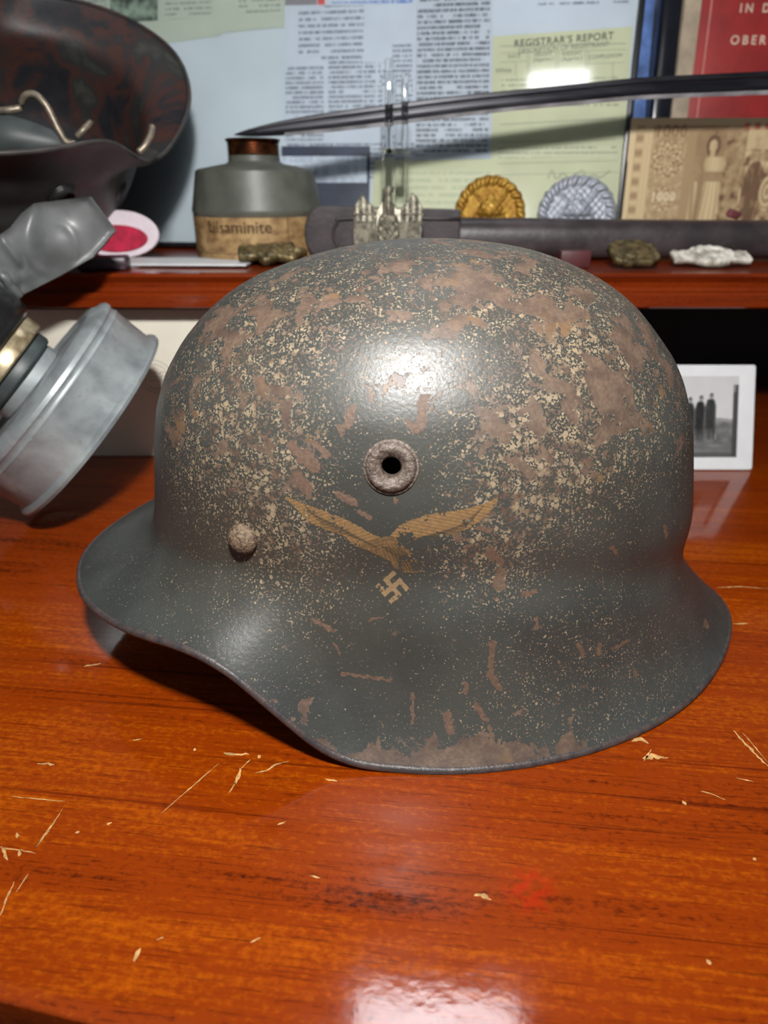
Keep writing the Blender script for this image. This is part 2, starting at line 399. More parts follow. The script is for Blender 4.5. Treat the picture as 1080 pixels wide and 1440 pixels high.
def helmet_grid(NP=400, ND=84, NS=52):
    # rim as function of angle about the crown centre
    rxa = np.array(rim_x) - XC; rya = np.array(rim_y)
    ang = np.arctan2(rya, rxa)          # front = pi, rear = 0
    o = np.argsort(ang); ang = ang[o]; rr = np.hypot(rxa, rya)[o]
    ph = np.linspace(0, 2 * PI, NP, endpoint=False)
    a_ = np.where(ph <= PI, ph, 2 * PI - ph)
    def smooth_interp(x, xp, fp):
        # even-symmetric periodic smoothing of linear interp
        g = np.linspace(0, PI, 2001); v = np.interp(g, xp, fp)
        vv = np.concatenate([v[::-1], v[1:]]); vv = np.concatenate([vv[-2001:-1], vv, vv[1:2001]])
        k = np.hanning(121); k /= k.sum(); vv = np.convolve(vv, k, 'same')
        c = vv[2000 + 2000:2000 + 4001]
        return np.interp(x, g, c)
    Rr = smooth_interp(a_, ang, rr)
    rx = Rr * np.cos(ph); ry = Rr * np.sin(ph)
    rz = np.interp(rx + XC, rz_x, rz_z)
    k = np.hanning(max(5, NP // 50 | 1)); k /= k.sum()
    rz = np.convolve(np.concatenate([rz[-40:], rz, rz[:40]]), k, 'same')[40:-40]
    cph, sph = np.cos(ph), np.sin(ph)
    # crease height round the crown
    w = (1 + cph) / 2                    # 1 rear, 0 front
    zc = .0600 + .0120 * np.abs(sph) ** 1.5 - .016 * w ** 3 * (1 - np.abs(sph) ** 1.5)
    e = 2.12
    A = .1268; B = .0945
    den = (np.abs(cph / A) ** e + np.abs(sph / B) ** e) ** (1 / e)
    R0 = 1 / den
    rows = []
    t = np.linspace(0, 1, ND + 1)
    zz = np.linspace(.03, ZT, 3000)
    def table(zp, rp):
        v = np.interp(zz, zp, np.array(rp) / .1323)
        # smooth on arc param via r^2 smoothing
        k = np.hanning(241); k /= k.sum()
        pad = np.concatenate([np.full(300, v[0]), v ** 2, -v[::-1][1:301] ** 2])
        s = np.convolve(pad, k, 'same')[300:3300]; return np.sqrt(np.clip(s, 0, None))
    tf, tr = table(pf_z, pf_r), table(pr_z, pr_r)
    tf[-1] = tr[-1] = 0
    D = np.zeros((ND + 1, NP, 3))
    T0 = np.zeros((NP, 3))
    for i in range(NP):
        tt = tf * (1 - w[i]) + tr * w[i]
        # perspective-silhouette correction shrinks with height
        r = tt * R0[i]
        m = zz >= zc[i]
        rz_, zz_ = r[m], zz[m]
        L = np.concatenate([[0], np.cumsum(np.hypot(np.diff(rz_), np.diff(zz_)))])
        q = (1 - t) * L[-1]               # t=0 apex .. 1 crease
        R = np.interp(q, L, rz_); Z = np.interp(q, L, zz_)
        D[:, i, 0] = R * cph[i]; D[:, i, 1] = R * sph[i]; D[:, i, 2] = Z
        dr = (rz_[0] - rz_[60]); dz = (zz_[0] - zz_[60]); n_ = math.hypot(dr, dz)
        T0[i] = (dr / n_ * cph[i], dr / n_ * sph[i], dz / n_)
    P0 = D[-1]; P1 = np.stack([rx, ry, rz], 1)
    ch = P1 - P0; d = np.linalg.norm(ch, axis=1, keepdims=True)
    out = ch.copy(); out[:, 2] = 0; out /= np.linalg.norm(out, axis=1, keepdims=True) + 1e-9
    fl_ = np.where(np.abs(sph) > 0, 1, 1)
    drop = (-.95 * np.abs(sph) ** 2 - .72 * w * (1 - np.abs(sph) ** 2) - .52 * (1 - w) * (1 - np.abs(sph) ** 2))
    T1 = out * .78 + np.stack([0 * ph, 0 * ph, drop], 1); T1 /= np.linalg.norm(T1, axis=1, keepdims=True)
    SK = []
    for s_ in np.linspace(0, 1, NS + 1)[1:]:
        h00 = 2 * s_ ** 3 - 3 * s_ ** 2 + 1; h10 = s_ ** 3 - 2 * s_ ** 2 + s_; h01 = -2 * s_ ** 3 + 3 * s_ ** 2; h11 = s_ ** 3 - s_ ** 2
        SK.append(h00 * P0 + h10 * T0 * d * 1.0 + h01 * P1 + h11 * T1 * d * 1.05)
    GR = np.concatenate([D, np.array(SK)])
    # soften the crease
    for _ in range(3):
        G2 = GR.copy(); G2[1:-1] = .25 * GR[:-2] + .5 * GR[1:-1] + .25 * GR[2:]
        wgt = np.exp(-((np.arange(len(GR)) - ND) / 7.0) ** 2)[:, None, None]
        GR = GR * (1 - wgt) + G2 * wgt
    seg = np.linalg.norm(np.diff(GR, axis=0), axis=2); arc = np.concatenate([np.zeros((1, NP)), np.cumsum(seg, 0)]); arc = arc - arc[ND]
    wside = np.clip(1.15 - 1.3 * (1 - w) ** 3, 0, 1)
    off = -.0026 * np.exp(-((arc - .003) / .012) ** 2) * wside
    GR[..., 0] += off * cph; GR[..., 1] += off * sph
    return GR
def helmet_mesh(GR, hole=None, thick=.0016):
    nr, NP = GR.shape[:2]
    du = np.roll(GR, -1, 1) - np.roll(GR, 1, 1); dv = np.gradient(GR, axis=0)
    N = np.cross(dv, du); N /= np.linalg.norm(N, axis=2, keepdims=True) + 1e-12
    N[0] = (0, 0, 1)
    if N[nr // 2, 0, 0] < 0: N = -N; N[0] = (0, 0, 1)
    inner = GR - N * thick
    # rolled rim: semicircle from outer rim to inner rim
    tan = GR[-1] - GR[-2]; tan /= np.linalg.norm(tan, axis=1, keepdims=True)
    roll = []
    rb = .0016
    for k in range(1, 10):
        a = PI * 1.15 * k / 9
        roll.append(GR[-1] - N[-1] * rb * (1 - math.cos(a)) + tan * rb * math.sin(a))
    rows = np.concatenate([GR[1:], np.array(roll), inner[1:][::-1]])
    V = [tuple(GR[0].mean(0))] + [tuple(v) for v in rows.reshape(-1, 3)] + [tuple(inner[0].mean(0))]
    F = []; nrow = len(rows)
    def cut(c): return hole is not None and min((Vector(c) - h).length for h in hole) < .0058
    for j in range(NP):
        F.append((0, 1 + j, 1 + (j + 1) % NP))
        l = 1 + (nrow - 1) * NP; F.append((len(V) - 1, l + (j + 1) % NP, l + j))
    for i in range(nrow - 1):
        b = 1 + i * NP
        for j in range(NP):
            j2 = (j + 1) % NP
            if hole is not None and 30 < i < nrow - 20:
                if cut((rows[i, j] + rows[i + 1, j2]) / 2): continue
            F.append((b + j, b + NP + j, b + NP + j2, b + j2))
    return V, F, N
GR = helmet_grid()
HLOC = Vector((XC, YC, .0013))
V0 = [Vector(v) + HLOC for v in GR[1:].reshape(-1, 3)]; NPH = GR.shape[1]
F0 = [(i * NPH + j, i * NPH + (j + 1) % NPH, (i + 1) * NPH + (j + 1) % NPH, (i + 1) * NPH + j) for i in range(len(GR) - 2) for j in range(NPH)]
BVH = BVHTree.FromPolygons(V0, F0)
CAM = Vector((0, 0, CAMH))
def hit(px, py):
    r = ray(px, py).normalized()
    l, n, i, d = BVH.ray_cast(CAM, r)
    if l is None: return None, None
    if n.dot(r) > 0: n = -n
    return l - HLOC, n
vent_p, vent_n = hit(550, 657); rivet_p, rivet_n = hit(343, 757)
flip = lambda v: Vector((v.x, -v.y, v.z))
V, F, _ = helmet_mesh(GR, [vent_p, flip(vent_p)])

# --- paint / rust material: density attribute (where the paint has flaked), fine noise in nodes
def helmet_mat(name):
    g = G(name); o = g.tc.outputs['Object']
    a = g.n('ShaderNodeVertexColor', {'layer_name': 'rust'})
    sep = g.n('ShaderNodeSeparateColor', None, Color=a.outputs[0])
    dp, ds, dr = sep.outputs[0], sep.outputs[1], sep.outputs[2]      # patches, specks, dirt
    pn = g.noise(o, 70, 8, .66, .4)
    patch = g.ramp(g.math('ADD', pn, g.math('MULTIPLY_ADD', dp, .40, -.40)), .285, .30)
    wv = g.n('ShaderNodeVectorMath', {'operation': 'MULTIPLY_ADD'}, i0=g.noise(o, 500, 2, .5, 0, 'Color'), i1=(.0012, .0012, .0012), i2=o).outputs[0]
    vo = g.n('ShaderNodeTexVoronoi', None, Vector=wv, Scale=470.0)
    rnd = g.n('ShaderNodeSeparateColor', None, Color=vo.outputs['Color']).outputs[0]
    rad = g.math('SUBTRACT', g.math('MULTIPLY', ds, 1.05), g.math('MULTIPLY', rnd, .52))
    s2 = g.noise(o, 1250, 2, .5)
    sp1 = g.ramp(g.math('SUBTRACT', rad, vo.outputs['Distance']), -.02, .06)
    sp2 = g.ramp(g.math('ADD', s2, g.math('MULTIPLY_ADD', ds, .30, -.30)), .395, .43)
    mid = g.noise(o, 28, 4)
    paint = g.mix(g.ramp(mid, .35, .65), lin((51, 55, 54)), lin((62, 66, 64)))
    paint = g.mix(g.math('MULTIPLY', dr, .75), paint, lin((62, 54, 42)))
    tone = g.noise(o, 140, 5)
    rust = g.mix(g.ramp(tone, .32, .68), lin((76, 61, 52)), lin((103, 85, 71)))
    rust = g.mix(g.math('MULTIPLY', g.ramp(g.noise(o, 650, 3), .42, .62), .45), rust, lin((72, 58, 50)))
    rust = g.mix(g.math('MULTIPLY', g.ramp(g.noise(o, 45, 3), .56, .70), .6), rust, lin((112, 84, 54)))
    pale = g.mix(g.ramp(g.noise(o, 200, 3), .36, .64), lin((84, 66, 55)), lin((136, 120, 97)))
    specks = g.math('MAXIMUM', sp1, sp2)
    col = g.mix(specks, paint, pale)
    col = g.mix(patch, col, rust)
    allr = g.math('MAXIMUM', patch, specks)
    grain = g.noise(o, 620, 3, .6)
    hgt = g.math('ADD', g.math('MULTIPLY', grain, .55), g.math('MULTIPLY', allr, -.35))
    nrm = g.bump(hgt, .30, .0007)
    return g.set(Base_Color=col, Roughness=g.math('MULTIPLY_ADD', allr, .08, .41), Normal=nrm, Specular_IOR_Level=.55)
M_helm = helmet_mat('worn_field_grey_paint')
def blobs(P, L):
    """L: (px,py,rx_px,amount) -> gaussians placed on the shell (both sides)"""
    out = np.zeros(len(P)); Q = P.copy(); Q[:, 1] = -np.abs(Q[:, 1])
    for px, py, r, am in L:
        c_, n_ = hit(px, py)
        if c_ is None: continue
        d2 = ((Q - np.array(c_)) ** 2).sum(1); rm = r * .00026
        out += am * .6 * np.exp(-d2 / (2 * rm * rm))
    return out
def paint_helmet(o, V):
    P = np.array(V); z = P[:, 2]
    dp = .06 + .27 * np.clip((z - .085) / .03, 0, 1)
    ds = .08 + .24 * np.clip((z - .07) / .03, 0, 1)
    dp += blobs(P, [(600, 430, 90, .14), (690, 400, 60, .10), (440, 600, 45, .22), (425, 660, 22, .30), (350, 480, 70, .12), (720, 470, 80, .10), (800, 560, 70, .12),
                    (700, 640, 50, .14), (780, 680, 45, .14), (870, 600, 50, .10), (590, 590, 28, .24), (560, 480, 60, .05), (250, 560, 60, .12), (240, 680, 50, .22),
                    (545, 660, 55, -.40), (500, 680, 50, -.40), (560, 720, 70, -.45), (500, 760, 60, -.25), (660, 540, 40, -.10), (480, 520, 45, -.22), (430, 500, 40, -.12), (610, 520, 55, -.12),
                    (640, 650, 40, -.10), (460, 720, 40, -.15), (340, 800, 60, -.25), (930, 720, 60, -.30), (900, 500, 40, .12), (600, 1072, 26, .5), (650, 1070, 28, .55), (700, 1066, 28, .55), (750, 1060, 28, .5), (800, 1052, 24, .4), (840, 1042, 22, .3), (540, 1070, 26, .5),
                    (490, 1060, 24, .5), (450, 1040, 22, .50), (415, 1012, 18, .50), (380, 985, 16, .45), (345, 955, 14, .35), (640, 1010, 25, .28), (680, 790, 40, .28), (730, 790, 30, .22), (620, 800, 30, .15)])
    ds += blobs(P, [(300, 560, 80, .20), (400, 640, 90, .22), (280, 700, 60, .18), (440, 800, 60, .36), (380, 760, 50, .30), (700, 700, 90, .28), (640, 780, 50, .34), (700, 810, 40, .34),
                    (780, 620, 90, .25), (850, 500, 80, .25), (420, 440, 110, .20), (760, 400, 110, .20), (545, 670, 55, -.40), (570, 720, 60, -.35), (480, 560, 40, -.2), (600, 540, 60, -.15),
                    (930, 730, 60, -.12), (860, 900, 130, .20), (800, 980, 90, .26), (950, 960, 60, .24), (300, 850, 90, .22), (180, 790, 60, .12), (480, 900, 60, .08), (640, 1000, 80, .20),
                    (400, 940, 80, .02), (560, 930, 70, -.15), (600, 860, 60, .02)])
    # rim wear band
    dp += .46 * np.exp(-((z - .002) / .007) ** 2) * np.clip((P[:, 0] + .06) / .02, 0, 1) * np.clip((.085 - P[:, 0]) / .05, 0, 1)
    dr = .10 + blobs(P, [(330, 720, 90, .6), (440, 830, 80, .5), (300, 790, 70, .35), (250, 780, 60, .4), (640, 430, 150, .4), (780, 580, 160, .4), (400, 560, 120, .35), (560, 800, 60, .3),
                         (850, 700, 90, .35), (560, 655, 26, .6), (345, 757, 30, .5), (650, 1060, 120, .5), (480, 880, 60, .25)])
    lam = np.zeros(len(P))
    setcol(o, np.clip(np.stack([dp, ds, dr], 1), 0, 1), 'rust')
helmet = empty('steel_helmet', HLOC)
tag(helmet, 'rusty worn field-grey steel combat helmet with faded eagle decal resting on desk', 'helmet')
shell = mesh('shell', V, F, M_helm, helmet)
paint_helmet(shell, V)

# rolled rim with dark bare wear
M_rim = simple('worn_rim', lin((66, 56, 53)), .45, var=.3, scale=260, bump=.5, bscale=700, dark=lin((52, 50, 52)))
def rim_strip(GR, rad, z_out=.0):
    tan = GR[-1] - GR[-2]; tan /= np.linalg.norm(tan, axis=1, keepdims=True)
    NP = GR.shape[1]; vs = []; fs = []
    du = np.roll(GR[-1], -1, 0) - np.roll(GR[-1], 1, 0); N = np.cross(tan, du); N /= np.linalg.norm(N, axis=1, keepdims=True)
    if N[0, 0] < 0: N = -N
    c = GR[-1] - N * .0014 + tan * .0001; m = 14
    for k in range(m):
        a = 2 * PI * k / m; vs += [tuple(v) for v in (c + N * (rad * math.cos(a)) + tan * (rad * math.sin(a)))]
    for k in range(m):
        for j in range(NP): fs.append((k * NP + j, k * NP + (j + 1) % NP, ((k + 1) % m) * NP + (j + 1) % NP, ((k + 1) % m) * NP + j))
    return vs, fs
vs, fs = rim_strip(GR, .00185); mesh('rim', vs, fs, M_rim, helmet)

# vent bushing and rivets
M_vent = simple('rusty_bushing', lin((102, 91, 83)), .5, metal=.1, var=.25, scale=620, bump=1.0, bscale=900, dark=lin((70, 56, 48)))
M_rivet = simple('rusty_rivet', lin((112, 94, 74)), .65, metal=.0, var=.3, scale=800, bump=1.0, bscale=1100, dark=lin((66, 50, 40)))
def frame_at(p, n):
    z = n.normalized(); x = Vector((1, 0, 0)); x = (x - z * x.dot(z)).normalized(); y = z.cross(x)
    return basis(p, x, y, z)
vprof = [(.0098, -.0010), (.0094, .0002), (.0087, .0004), (.0083, .0014), (.0074, .0022), (.0062, .0023), (.0050, .0015), (.0040, .0006), (.0036, .0002), (.0033, -.001), (.0033, -.006), (.0052, -.006), (.0060, -.0012)]
rprof = [(0, .0042), (.0020, .0040), (.0038, .0033), (.0052, .0021), (.0060, .0006), (.0061, -.0002), (.0056, -.0012), (.003, -.0016)]
for p, n in ((vent_p, vent_n), (flip(vent_p), flip(vent_n))):
    v = lathe('vent_bushing', vprof, M_vent, helmet, n=48, closed=True, mw=frame_at(p, n)); v['label'] = 'rusted round vent ring'
for p, n in ((rivet_p, rivet_n), (flip(rivet_p), flip(rivet_n))):
    v = lathe('rivet', rprof, M_rivet, helmet, n=40, mw=frame_at(p + n * .0009, n)); v['label'] = 'rusty domed rivet'

# decal + flakes: fine patches that follow the shell surface
def skin_patch(name, x0, y0, x1, y1, step, fn, mat, off=.00012, label=None):
    """fn(px,py) -> sRGB colour or None; patch lies on the shell"""
    vs = []; cols = []; idx = {}; fs = []
    nx = int((x1 - x0) / step); ny = int((y1 - y0) / step)
    def vid(i, j):
        if (i, j) not in idx:
            p, n = hit(x0 + i * step, y0 + j * step)
            if p is None: idx[(i, j)] = None
            else:
                c = None
                for dx, dy in ((0, 0), (.5, .5), (-.5, -.5), (.5, -.5), (-.5, .5)):
                    c = fn(x0 + (i + dx) * step, y0 + (j + dy) * step)
                    if c is not None: break
                idx[(i, j)] = len(vs); vs.append(p + n * off); cols.append(lin(c or (120, 95, 70)))
        return idx[(i, j)]
    for i in range(nx):
        for j in range(ny):
            if fn(x0 + (i + .5) * step, y0 + (j + .5) * step) is None: continue
            q = [vid(i, j), vid(i + 1, j), vid(i + 1, j + 1), vid(i, j + 1)]
            if None not in q: fs.append(q)
    o = mesh(name, vs, fs, mat, helmet); setcol(o, cols)
    if label: o['label'] = label
    return o
Z = lambda L: [(390 + a / 3.375, 680 + b / 3.375) for a, b in L]
WL = Z([(36, 60), (85, 78), (140, 100), (200, 122), (250, 138), (300, 158), (350, 182), (400, 208), (450, 240), (510, 262), (520, 300), (480, 322), (430, 302), (385, 302), (355, 285), (318, 247), (270, 235), (200, 205), (150, 182), (115, 150), (92, 112), (60, 92)])
WRt = Z([(515, 262), (540, 240), (580, 200), (640, 170), (720, 145), (800, 135), (900, 118), (1000, 90), (1048, 62), (1040, 100), (1015, 125), (975, 165), (925, 205), (880, 226), (820, 242), (760, 252), (700, 246), (640, 276), (600, 292), (560, 300)])
BD = Z([(380, 300), (450, 264), (545, 246), (575, 275), (625, 312), (692, 415), (660, 428), (600, 418), (556, 402), (538, 372), (490, 345), (430, 318)])
def dline(x, y, L):
    return min(segd(x, y, L[i], L[i + 1]) for i in range(len(L) - 1))
sw_c = Z([(546, 492)])[0]
sw_a = math.radians(-41); ca_, sa_ = math.cos(sw_a), math.sin(sw_a)
def in_cross(x, y):
    dx, dy = x - sw_c[0], y - sw_c[1]
    X = dx * ca_ + dy * sa_; Y = -dx * sa_ + dy * ca_
    h, t = 17.0, 3.3
    if abs(X) > h or abs(Y) > h: return False
    if abs(X) < t or abs(Y) < t: return True
    if Y < -h + 2 * t and X > 0: return True
    if X > h - 2 * t and Y > 0: return True
    if Y > h - 2 * t and X < 0: return True
    if X < -h + 2 * t and Y < 0: return True
    return False
fe_r = [Z([(600 + 25 * k, 275 - 6 * k), (760 + 22 * k, 246 - 9 * k), (880 + 14 * k, 224 - 17 * k)]) for k in range(8)]
fe_l = [Z([(470 - 26 * k, 300 - 14 * k), (330 - 24 * k, 240 - 14 * k), (230 - 14 * k, 222 - 17 * k)]) for k in range(8)]
fe_b = [Z([(500 + 18 * k, 300 + 2 * k), (560 + 14 * k, 345 + 4 * k), (590 + 14 * k, 412 + 1 * k)]) for k in range(6)]
def eagle(x, y):
    wob = 1.3 * fnoise(x * .35, y * .35, 3)
    xx, yy = x + wob, y + 1.3 * fnoise(x * .35, y * .35, 9)
    inl, inr, inb = inpoly(xx, yy, WL), inpoly(xx, yy, WRt), inpoly(xx, yy, BD)
    cr = in_cross(xx * .4 + x * .6, yy * .4 + y * .6)
    if not (inl or inr or inb or cr): return None
    wear = fbm(x * .055, y * .055, 1.7) + .55 * fnoise(x * .3, y * .3, 5)
    lim = .58
    if cr: lim = .60
    if inb and not (inl or inr): lim = .80
    if 440 < x < 560 and inl and not inb: lim = .35
    if 560 < x < 630 and yy > 748: lim = .30
    if wear > lim: return None
    t = .5 + .5 * fnoise(x * .15, y * .15, 2)
    c = np.array((106, 80, 52)) * (1 - t) + np.array((138, 106, 66)) * t
    if cr: c = np.array((120, 98, 70)) + 10 * fnoise(x * .4, y * .4, 4)
    else:
        d = 9
        for L in (fe_r if inr else []) + (fe_l if inl else []) + (fe_b if inb else []): d = min(d, dline(x, y, L))
        s_ = .5 + .5 * math.sin((x * .35 + y * 1.25) if inl else ((x * -.25 + y * 1.3) if inr else (x * 1.2 - y * .5)))
        k = max(0, 1 - d / 1.5) * .75 + .34 * s_ * s_
        c = c * (1 - k) + np.array((58, 48, 36)) * k
        if inb: c = c * (.82 + .2 * fnoise(x * .5, y * .5, 8))
    return tuple(c)
M_decal = attr_mat('worn_decal', .6, bump=.4, bscale=700)
skin_patch('decal', 396, 690, 704, 856, 1.15, eagle, M_decal, label='faded golden eagle decal clutching a hooked cross')
# flaked paint streaks (px capsule shapes)
FL = [((440, 871), (470, 888), 2.6), ((470, 905), (478, 920), 2.0), ((482, 947), (551, 957), 2.2), ((692, 905), (690, 950), 4.0), ((690, 950), (702, 968), 4.6), ((655, 960), (655, 972), 3.2),
      ((668, 990), (684, 1012), 3.6), ((688, 1020), (691, 1034), 3.2), ((580, 975), (580, 1015), 2.2), ((628, 1005), (634, 1028), 6), ((843, 906), (842, 918), 3.2), ((862, 913), (884, 901), 2.3),
      ((814, 906), (820, 922), 3.4), ((754, 868), (757, 884), 2.4), ((736, 836), (752, 832), 4.0), ((892, 943), (893, 950), 2.3), ((848, 812), (849, 830), 1.2), ((990, 872), (993, 880), 2.4),
      ((596, 560), (592, 600), 7), ((575, 596), (585, 604), 6), ((495, 575), (488, 600), 6), ((480, 610), (478, 600), 4), ((430, 640), (442, 655), 9), ((418, 668), (432, 688), 7), ((432, 690), (436, 698), 4),
      ((410, 625), (430, 650), 7), ((445, 625), (460, 640), 5), ((700, 955), (700, 965), 2.5), ((935, 740), (936, 756), 2.6), ((860, 770), (866, 776), 3), ((520, 870), (540, 868), 1.3),
      ((690, 776), (694, 784), 8), ((640, 752), (646, 758), 5), ((655, 770), (662, 766), 3.5), ((672, 742), (688, 746), 4), ((700, 785), (706, 790), 4), ((760, 425), (759, 440), 1.5),
      ((476, 695), (500, 708), 5), ((505, 720), (520, 728), 3.5), ((556, 700), (556, 706), 2.5), ((665, 718), (672, 722), 3)]
def flake(x, y):
    d = min(segd(x + 3.2 * fnoise(x * .13, y * .13, 1), y + 3.2 * fnoise(x * .13, y * .13, 6), a, b) / w for a, b, w in FL if abs(x - a[0]) < 80 and abs(y - a[1]) < 80) if any(abs(x - a[0]) < 80 and abs(y - a[1]) < 80 for a, b, w in FL) else 9
    if d + .45 * fnoise(x * .4, y * .4, 2) > 1: return None
    t = .5 + .5 * fnoise(x * .2, y * .2, 4)
    return tuple(np.array((78, 60, 51)) * (1 - t) + np.array((106, 85, 68)) * t)
fk = skin_patch('rust_flakes', 400, 420, 1000, 1040, 1.6, flake, M_decal, off=.00008); fk['kind'] = 'stuff'
# ================================================================= FRAMED DOCUMENTS
FYAW = math.radians(9); FLEAN = math.radians(12)
fx = Vector((math.cos(FYAW), -math.sin(FYAW), 0)); fn_h = Vector((-math.sin(FYAW), -math.cos(FYAW), 0))
fyv = (Vector((0, 0, 1)) * math.cos(FLEAN) - fn_h * math.sin(FLEAN)).normalized(); fz = fx.cross(fyv).normalized()
FO = Vector((0, .664, SH_Z + .0035))
def plane_uv(px, py, O, X, Y, Zn):
    r = ray(px, py); t = (O - CAM).dot(Zn) / r.dot(Zn); p = CAM + r * t - O
    return (p.dot(X), p.dot(Y))
fuv = lambda px, py: plane_uv(px, py, FO, fx, fyv, fz)
frame = empty('picture_frame'); frame.matrix_world = basis(FO, fx, fyv, fz)
tag(frame, 'large thin black picture frame holding papers and clippings behind glass, on the shelf', 'picture frame')
UR = fuv(884, 150)[0]; UL = -.47; VT = .27
M_frame = simple('black_frame', (.012, .012, .014), .3, var=.1)
M_mat = simple('pale_blue_backing', lin((190, 204, 212)), .7, var=.03, scale=12)
box('backing', (UR - UL, VT, .006), M_mat, frame, loc=((UR + UL) / 2, VT / 2, -.0035))
for nm, sz, lc in (('frame_rail', (UR - UL + .008, .004, .014), ((UR + UL) / 2, -.001, .0)), ('frame_rail', (UR - UL + .008, .004, .014), ((UR + UL) / 2, VT + .001, .0)),
                   ('frame_rail', (.0045, VT, .014), (UR + .001, VT / 2, .0)), ('frame_rail', (.0045, VT, .014), (UL - .001, VT / 2, .0))):
    box(nm, sz, M_frame, frame, bevel=.0006, loc=lc)
g = G('frame_glass')
tr = g.n('ShaderNodeBsdfTransparent'); gl = g.n('ShaderNodeBsdfGlossy', None, Roughness=.06)
fr_ = g.n('ShaderNodeFresnel', None, IOR=1.5)
mx = g.n('ShaderNodeMixShader', None, i0=fr_, i1=tr, i2=gl)
g.t.links.new(mx.outputs[0], g.t.nodes['Material Output'].inputs[0]); M_glass = g.m
box('glass_pane', (UR - UL - .002, VT - .002, .0015), M_glass, frame, loc=((UR + UL) / 2, VT / 2, .0042))

_z = [.0]
def sheet(name, px, mat, parent=frame, z=None):
    if z is None: _z[0] += .00012; z = _z[0]
    P = [fuv(*p) for p in px]
    return mesh(name, [(u, v, z) for u, v in P], [tuple(range(len(P)))[::-1] if False else tuple(range(len(P)))], mat, parent, False)
def rect(x0, y0, x1, y1, s0=0, s1=0): return [(x0, y1 + s0), (x1, y1 + s1), (x1, y0 + s1), (x0, y0 + s0)]
paper = lambda n, c: simple(n, lin(c), .6, var=.03, scale=25)
ink = lin((70, 78, 92))
P_green, P_white, P_yel, P_news = lin((178, 190, 176)), lin((188, 200, 213)), lin((190, 195, 162)), lin((180, 192, 205))
M_pg, M_pw, M_py, M_pn = paper('green_paper', (178, 190, 176)), paper('white_paper', (188, 200, 213)), paper('yellow_card', (190, 195, 162)), paper('newsprint', (180, 192, 205))
T_pg = text_mat('print_on_green', P_green, lin((110, 122, 112)), .0042, strength=.8)
T_pw = text_mat('print_on_white', P_white, lin((80, 90, 110)), .0049, strength=.85)
T_pw2 = text_mat('table_on_white', P_white, lin((84, 92, 108)), .0038, word=.02, ratio=.62, strength=.9)
T_pn = text_mat('newspaper_column', P_news, lin((40, 46, 58)), .0041, word=.02, ratio=.62, strength=.95)
T_py = text_mat('print_on_yellow', P_yel, lin((110, 118, 100)), .0040, strength=.7)
T_blue = text_mat('blue_print', P_white, lin((60, 110, 190)), .006, strength=.9)
M_ink = simple('print_ink', lin((92, 98, 92)), .7, var=.1)
M_rule = simple('ruled_line', lin((150, 156, 138)), .7, var=.05)
def doc(px, mat, blocks=(), label=None):
    d = sheet('document', px, mat)
    if label: d['label'] = label
    for b, bm in blocks: sheet('text_block', b, bm, d, z=_z[0] + .00006)
    return d
M_ph = simple('green_tinted_photo', lin((120, 138, 124)), .5, var=.5, scale=90)
d = doc([(60, 84), (312, 50), (318, -60), (60, -60)], M_pg, [(rect(232, -20, 298, 27, 1, -3), T_pg), (rect(110, -20, 150, 24, 1, -1), T_pg)], 'greenish clipping')
sheet('photo_print', rect(155, -20, 222, 32, 0, -3), M_ph, d, z=_z[0] + .00006)
doc([(300, 47), (400, 38), (402, -60), (305, -60)], M_pg, [(rect(336, -30, 394, 20, 0, -4), T_pg)])
M_grey = simple('grey_header', lin((128, 128, 134)), .6, var=.05); M_red = simple('red_header', lin((206, 84, 80)), .6, var=.05)
d = doc([(398, 262), (590, 256), (592, -60), (402, -60)], M_pw,
        [(rect(452, 8, 512, 84), T_pw), (rect(420, 16, 450, 80), T_pw), (rect(402, 92, 455, 198), T_pw2), (rect(462, 86, 510, 180), T_pw2), (rect(512, 88, 528, 170), T_pw2),
         (rect(532, 88, 548, 160), T_pw2), (rect(552, 60, 580, 150), T_pw2), (rect(404, 200, 585, 254), T_pw2), (rect(460, -20, 580, 5), T_blue)], 'typed list page')
sheet('header_bar', rect(401, -20, 446, 6, 2, 1), M_grey, d, z=_z[0] + .00006); sheet('header_mark', rect(447, -20, 457, 7), M_red, d, z=_z[0] + .00007)
doc([(582, 226), (690, 222), (694, -60), (586, -60)], M_pn, [([(585, 220), (686, 215), (690, -40), (588, -40)], T_pn)], 'newspaper column clipping')
doc([(690, 240), (885, 225), (890, -60), (694, -60)], M_pw, [(rect(756, -2, 842, 7, 1, -1), T_pw), (rect(862, -4, 884, 5), T_pw)])
# photograph with pale band
M_navy = simple('dark_navy_print', lin((46, 56, 78)), .45, var=.2, scale=30)
d = doc([(396, 312), (519, 312), (521, 206), (396, 206)], M_navy, [], 'dark navy print with pale band')
sheet('pale_band', rect(396, 220, 516, 257), text_mat('pale_band_print', lin((202, 214, 226)), lin((150, 165, 190)), .01, ratio=.8, strength=.6), d, z=_z[0] + .00006)
doc([(520, 330), (702, 330), (702, 224), (527, 226)], M_py, [(rect(560, 240, 695, 320), text_mat('faint_yellow_print', P_yel, lin((150, 160, 132)), .006, strength=.6))], 'pale yellow form')
